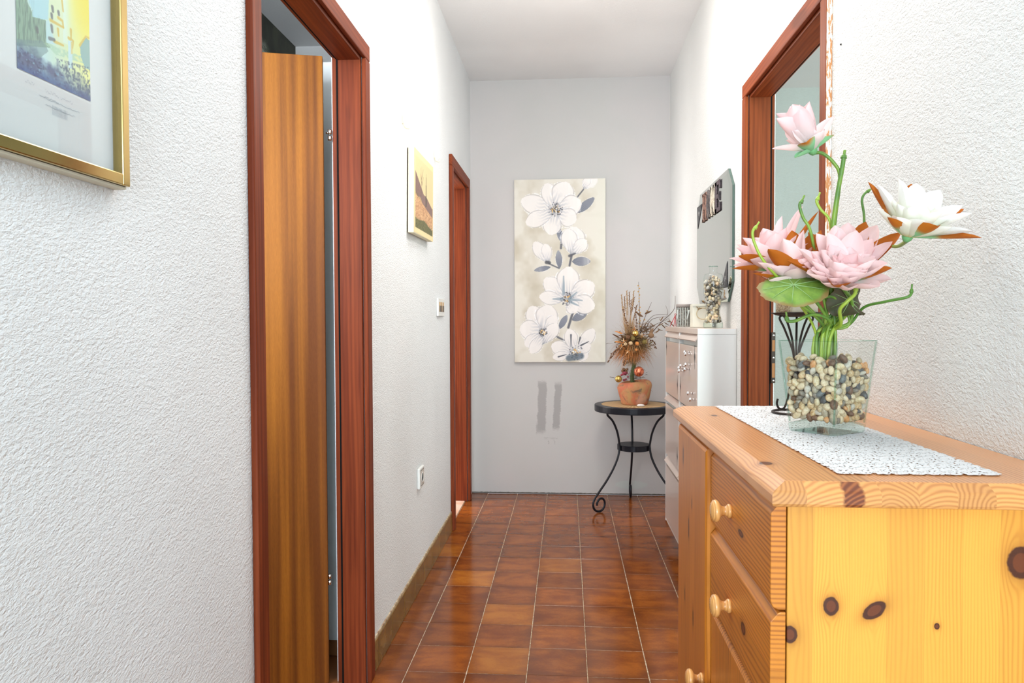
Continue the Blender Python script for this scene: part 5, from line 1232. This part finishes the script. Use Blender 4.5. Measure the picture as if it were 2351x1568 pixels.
d_ = np.hypot(U-1.0, (V-ec(1125, 60)[1])*p.asp*.7); p.put(np.exp(-(d_/.30)**2), (246, 226, 60), .9); p.put(np.exp(-((U-.62)/.09)**2)*(V < ec(800, 500)[1]), (226, 244, 232), .8)
p.put(emask([(285, -900), (400, -900), (400, 0), (470, 190), (600, 225), (600, 480), (650, 560), (285, 560)]), (128, 162, 138), .85); p.put(emask([(285, -900), (480, -900), (480, 130), (600, 235), (600, 500), (285, 540)])*np.clip(hat*3-1.2, 0, 1), (82, 104, 96), .6)
p.put(emask([(400, -60), (640, -60), (620, 215), (560, 215), (450, 190), (455, 110)]), (176, 220, 232), .85)
p.put(emask([(600, 230), (700, 200), (700, 520), (600, 500)]), (196, 228, 232), .9); p.put(emask([(640, -600), (770, -600), (800, 120), (800, 300), (790, 540), (700, 500), (640, 250)]), (226, 236, 196), .7)
for q in ([(640, -300), (770, -250), (800, 110)], [(650, 220), (800, 310)], [(740, 190), (790, 230), (800, 310)], [(690, 480), (795, 530)], [(860, 440), (915, 480), (905, 560)], [(890, 340), (890, 440)], [(735, 330), (740, 410)], [(1000, 540), (1080, 440), (1120, 460)]): p.put(p.seg([ec(*a) for a in q], .018, .012), (216, 180, 66), .75)
for q in ([(665, 150), (668, 190)], [(662, 290), (668, 360)], [(675, 60), (680, 110)], [(745, 120), (748, 150)], [(500, 330), (505, 370)], [(635, 445), (690, 460)]): p.put(p.seg([ec(*a) for a in q], .020, .018), (92, 98, 104), .8)
low = np.clip((V-ec(300, 520)[1]-(.04*U-.02)+(nA-.5)*.12)*14, 0, 1); p.put(low, (88, 118, 158), .88); p.put(low*np.clip(nA*3-1.2, 0, 1), (70, 74, 118), .7); p.put(low*np.clip(hat2*4-2.1, 0, 1), (44, 56, 92), .75); p.put(low*np.clip(scr*4-2.5, 0, 1), (130, 176, 206), .8)
p.put(emask([(560, 480), (1050, 690), (1040, 760), (700, 640)])*np.clip(hat2*3-.7, 0, 1), (178, 214, 186), .8); p.put(emask([(290, 480), (560, 480), (620, 600), (520, 700), (290, 560)]), (112, 142, 146), .55)
p.put(emask([(850, 470), (905, 480), (900, 820), (850, 800)]), (204, 232, 238), .95); p.put(emask([(885, 480), (912, 490), (905, 640), (888, 640)]), (226, 206, 120), .8); p.put(emask([(1000, 560), (1080, 450), (1130, 490), (1130, 860), (1060, 820), (1010, 680)]), (132, 178, 190), .85)
p.put(emask([(700, 680), (1130, 820), (1130, 1240), (900, 1130)])*np.clip(scr*5-2.4, 0, 1), (60, 76, 104), .7); p.put(np.clip((V-.965)*30, 0, 1), (30, 66, 140), .7)
p.mesh('etching', (XL+.0092, EY0, EZ0+EH), (0, EY1-EY0, 0), (0, 0, -EH), paint_mat('etching_print', .7), fr)
# faint pencil lines under the print, and its plate mark
M_pencil = plain('pencil_line', lin(176, 184, 196), .9); bm = bmesh.new(); rl = random.Random(4)
def pl(y0, y1, z, amp, w=.00022, sl=0.):
    n = 22; pts = [(XL+.0089, y0+(y1-y0)*i/n, z+sl*i/n+amp*rl.uniform(-1, 1)) for i in range(n+1)]
    for a, b in zip(pts, pts[1:]):
        vs = [bm.verts.new((a[0], a[1], a[2]-w)), bm.verts.new((b[0], b[1], b[2]-w)), bm.verts.new((b[0], b[1], b[2]+w)), bm.verts.new((a[0], a[1], a[2]+w))]; bm.faces.new(vs)
pl(.846, .862, 1.474, .0022); pl(.880, .905, 1.472, .0028); pl(.908, .932, 1.472, .0024); pl(.870, .905, 1.464, .0012); pl(.878, .945, 1.463, .001, .00018); pl(.880, .935, 1.455, .001, .00018)
for k in range(12): pl(.893+.0024*k, .8935+.0024*k, 1.452, .0001, .006)
part('pencil_note', bm, M_pencil, fr)

# ------------------------------------------------------------------ switch, socket, hooks, nail
M_plast = plain('white_plastic', (.78, .78, .75, 1), .35)
sw = thing('light_switch', 'white triple wall switch with brown rockers beside the far left doorway', 'switch', (XL, 3.77, 1.21))
part('plate', B((XL+.0005, XL+.011, 3.675, 3.858, 1.209, 1.300)), M_plast, sw, bevel=.003)
for k in range(3):
    y = 3.700+k*.050
    part('rocker_inset', B((XL+.0105, XL+.0118, y, y+.034, 1.232, 1.281)), plain('brass_inset', lin(190, 150, 96), .5), sw)
    part('rocker', B((XL+.0108, XL+.0140, y+.006, y+.028, 1.231, 1.263)), plain('brown_rocker', lin(60, 46, 40), .5), sw, bevel=.001)
so = thing('socket_outlet', 'white wall socket low on the white wall above the olive skirting', 'socket', (XL, 3.215, .45))
part('plate', B((XL+.0005, XL+.014, 3.165, 3.265, .448, .540)), M_plast, so, bevel=.005, seg=3)
part('dark_surround', B((XL+.0138, XL+.0145, 3.178, 3.254, .459, .530)), plain('shadow_gap', lin(110, 104, 98), .6), so)
part('insert', B((XL+.0142, XL+.0155, 3.182, 3.250, .463, .526)), plain('grey_plastic', lin(200, 190, 182), .5), so)
bm = bmesh.new(); lathe(bm, [(.0235, 0), (.0235, .002), (.021, .002), (.017, -.0005), (0, -.0005)], (XL+.0155, 3.216, .4945), 28, axis=(1, 0, 0)); part('round_well', bm, M_plast, so, smooth=True)
for (px, py, lab) in ((926, 281, 'cream wall hook high on the white wall, above the near edge of the landscape picture'), (998, 360, 'cream wall hook right beside the top of the landscape picture, near the doorway')):
    c_ = onX(px, py, XL+.004); hk = thing('wall_hook', lab, 'hook', (XL, c_.y, c_.z)); bm = bmesh.new()
    tube(bm, [Vector((XL+.003, c_.y, c_.z+.024)), Vector((XL+.005, c_.y, c_.z)), Vector((XL+.009, c_.y+.006, c_.z-.017)), Vector((XL+.022, c_.y+.016, c_.z-.020)), Vector((XL+.026, c_.y+.022, c_.z-.006))], .0034, 8, 5); part('hook_arm', bm, plain('cream_plastic', lin(240, 228, 196), .5), hk, smooth=True)
    part('back_plate', B((XL+.0005, XL+.0035, c_.y-.006, c_.y+.006, c_.z-.006, c_.z+.028)), plain('cream_plastic', lin(240, 228, 196), .5), hk, bevel=.001)
c_ = onX(1929, 102, XR-.003); bm = bmesh.new(); lathe(bm, [(0, -.003), (.0022, -.003), (.0022, 0), (0, .001)], c_, 10, axis=(-1, 0, 0))
tag(part('nail', bm, plain('dark_nail', (.05, .045, .04, 1), .5, .5), None, smooth=True), 'tiny dark nail high in the wall beside the peeling door casing', 'nail')
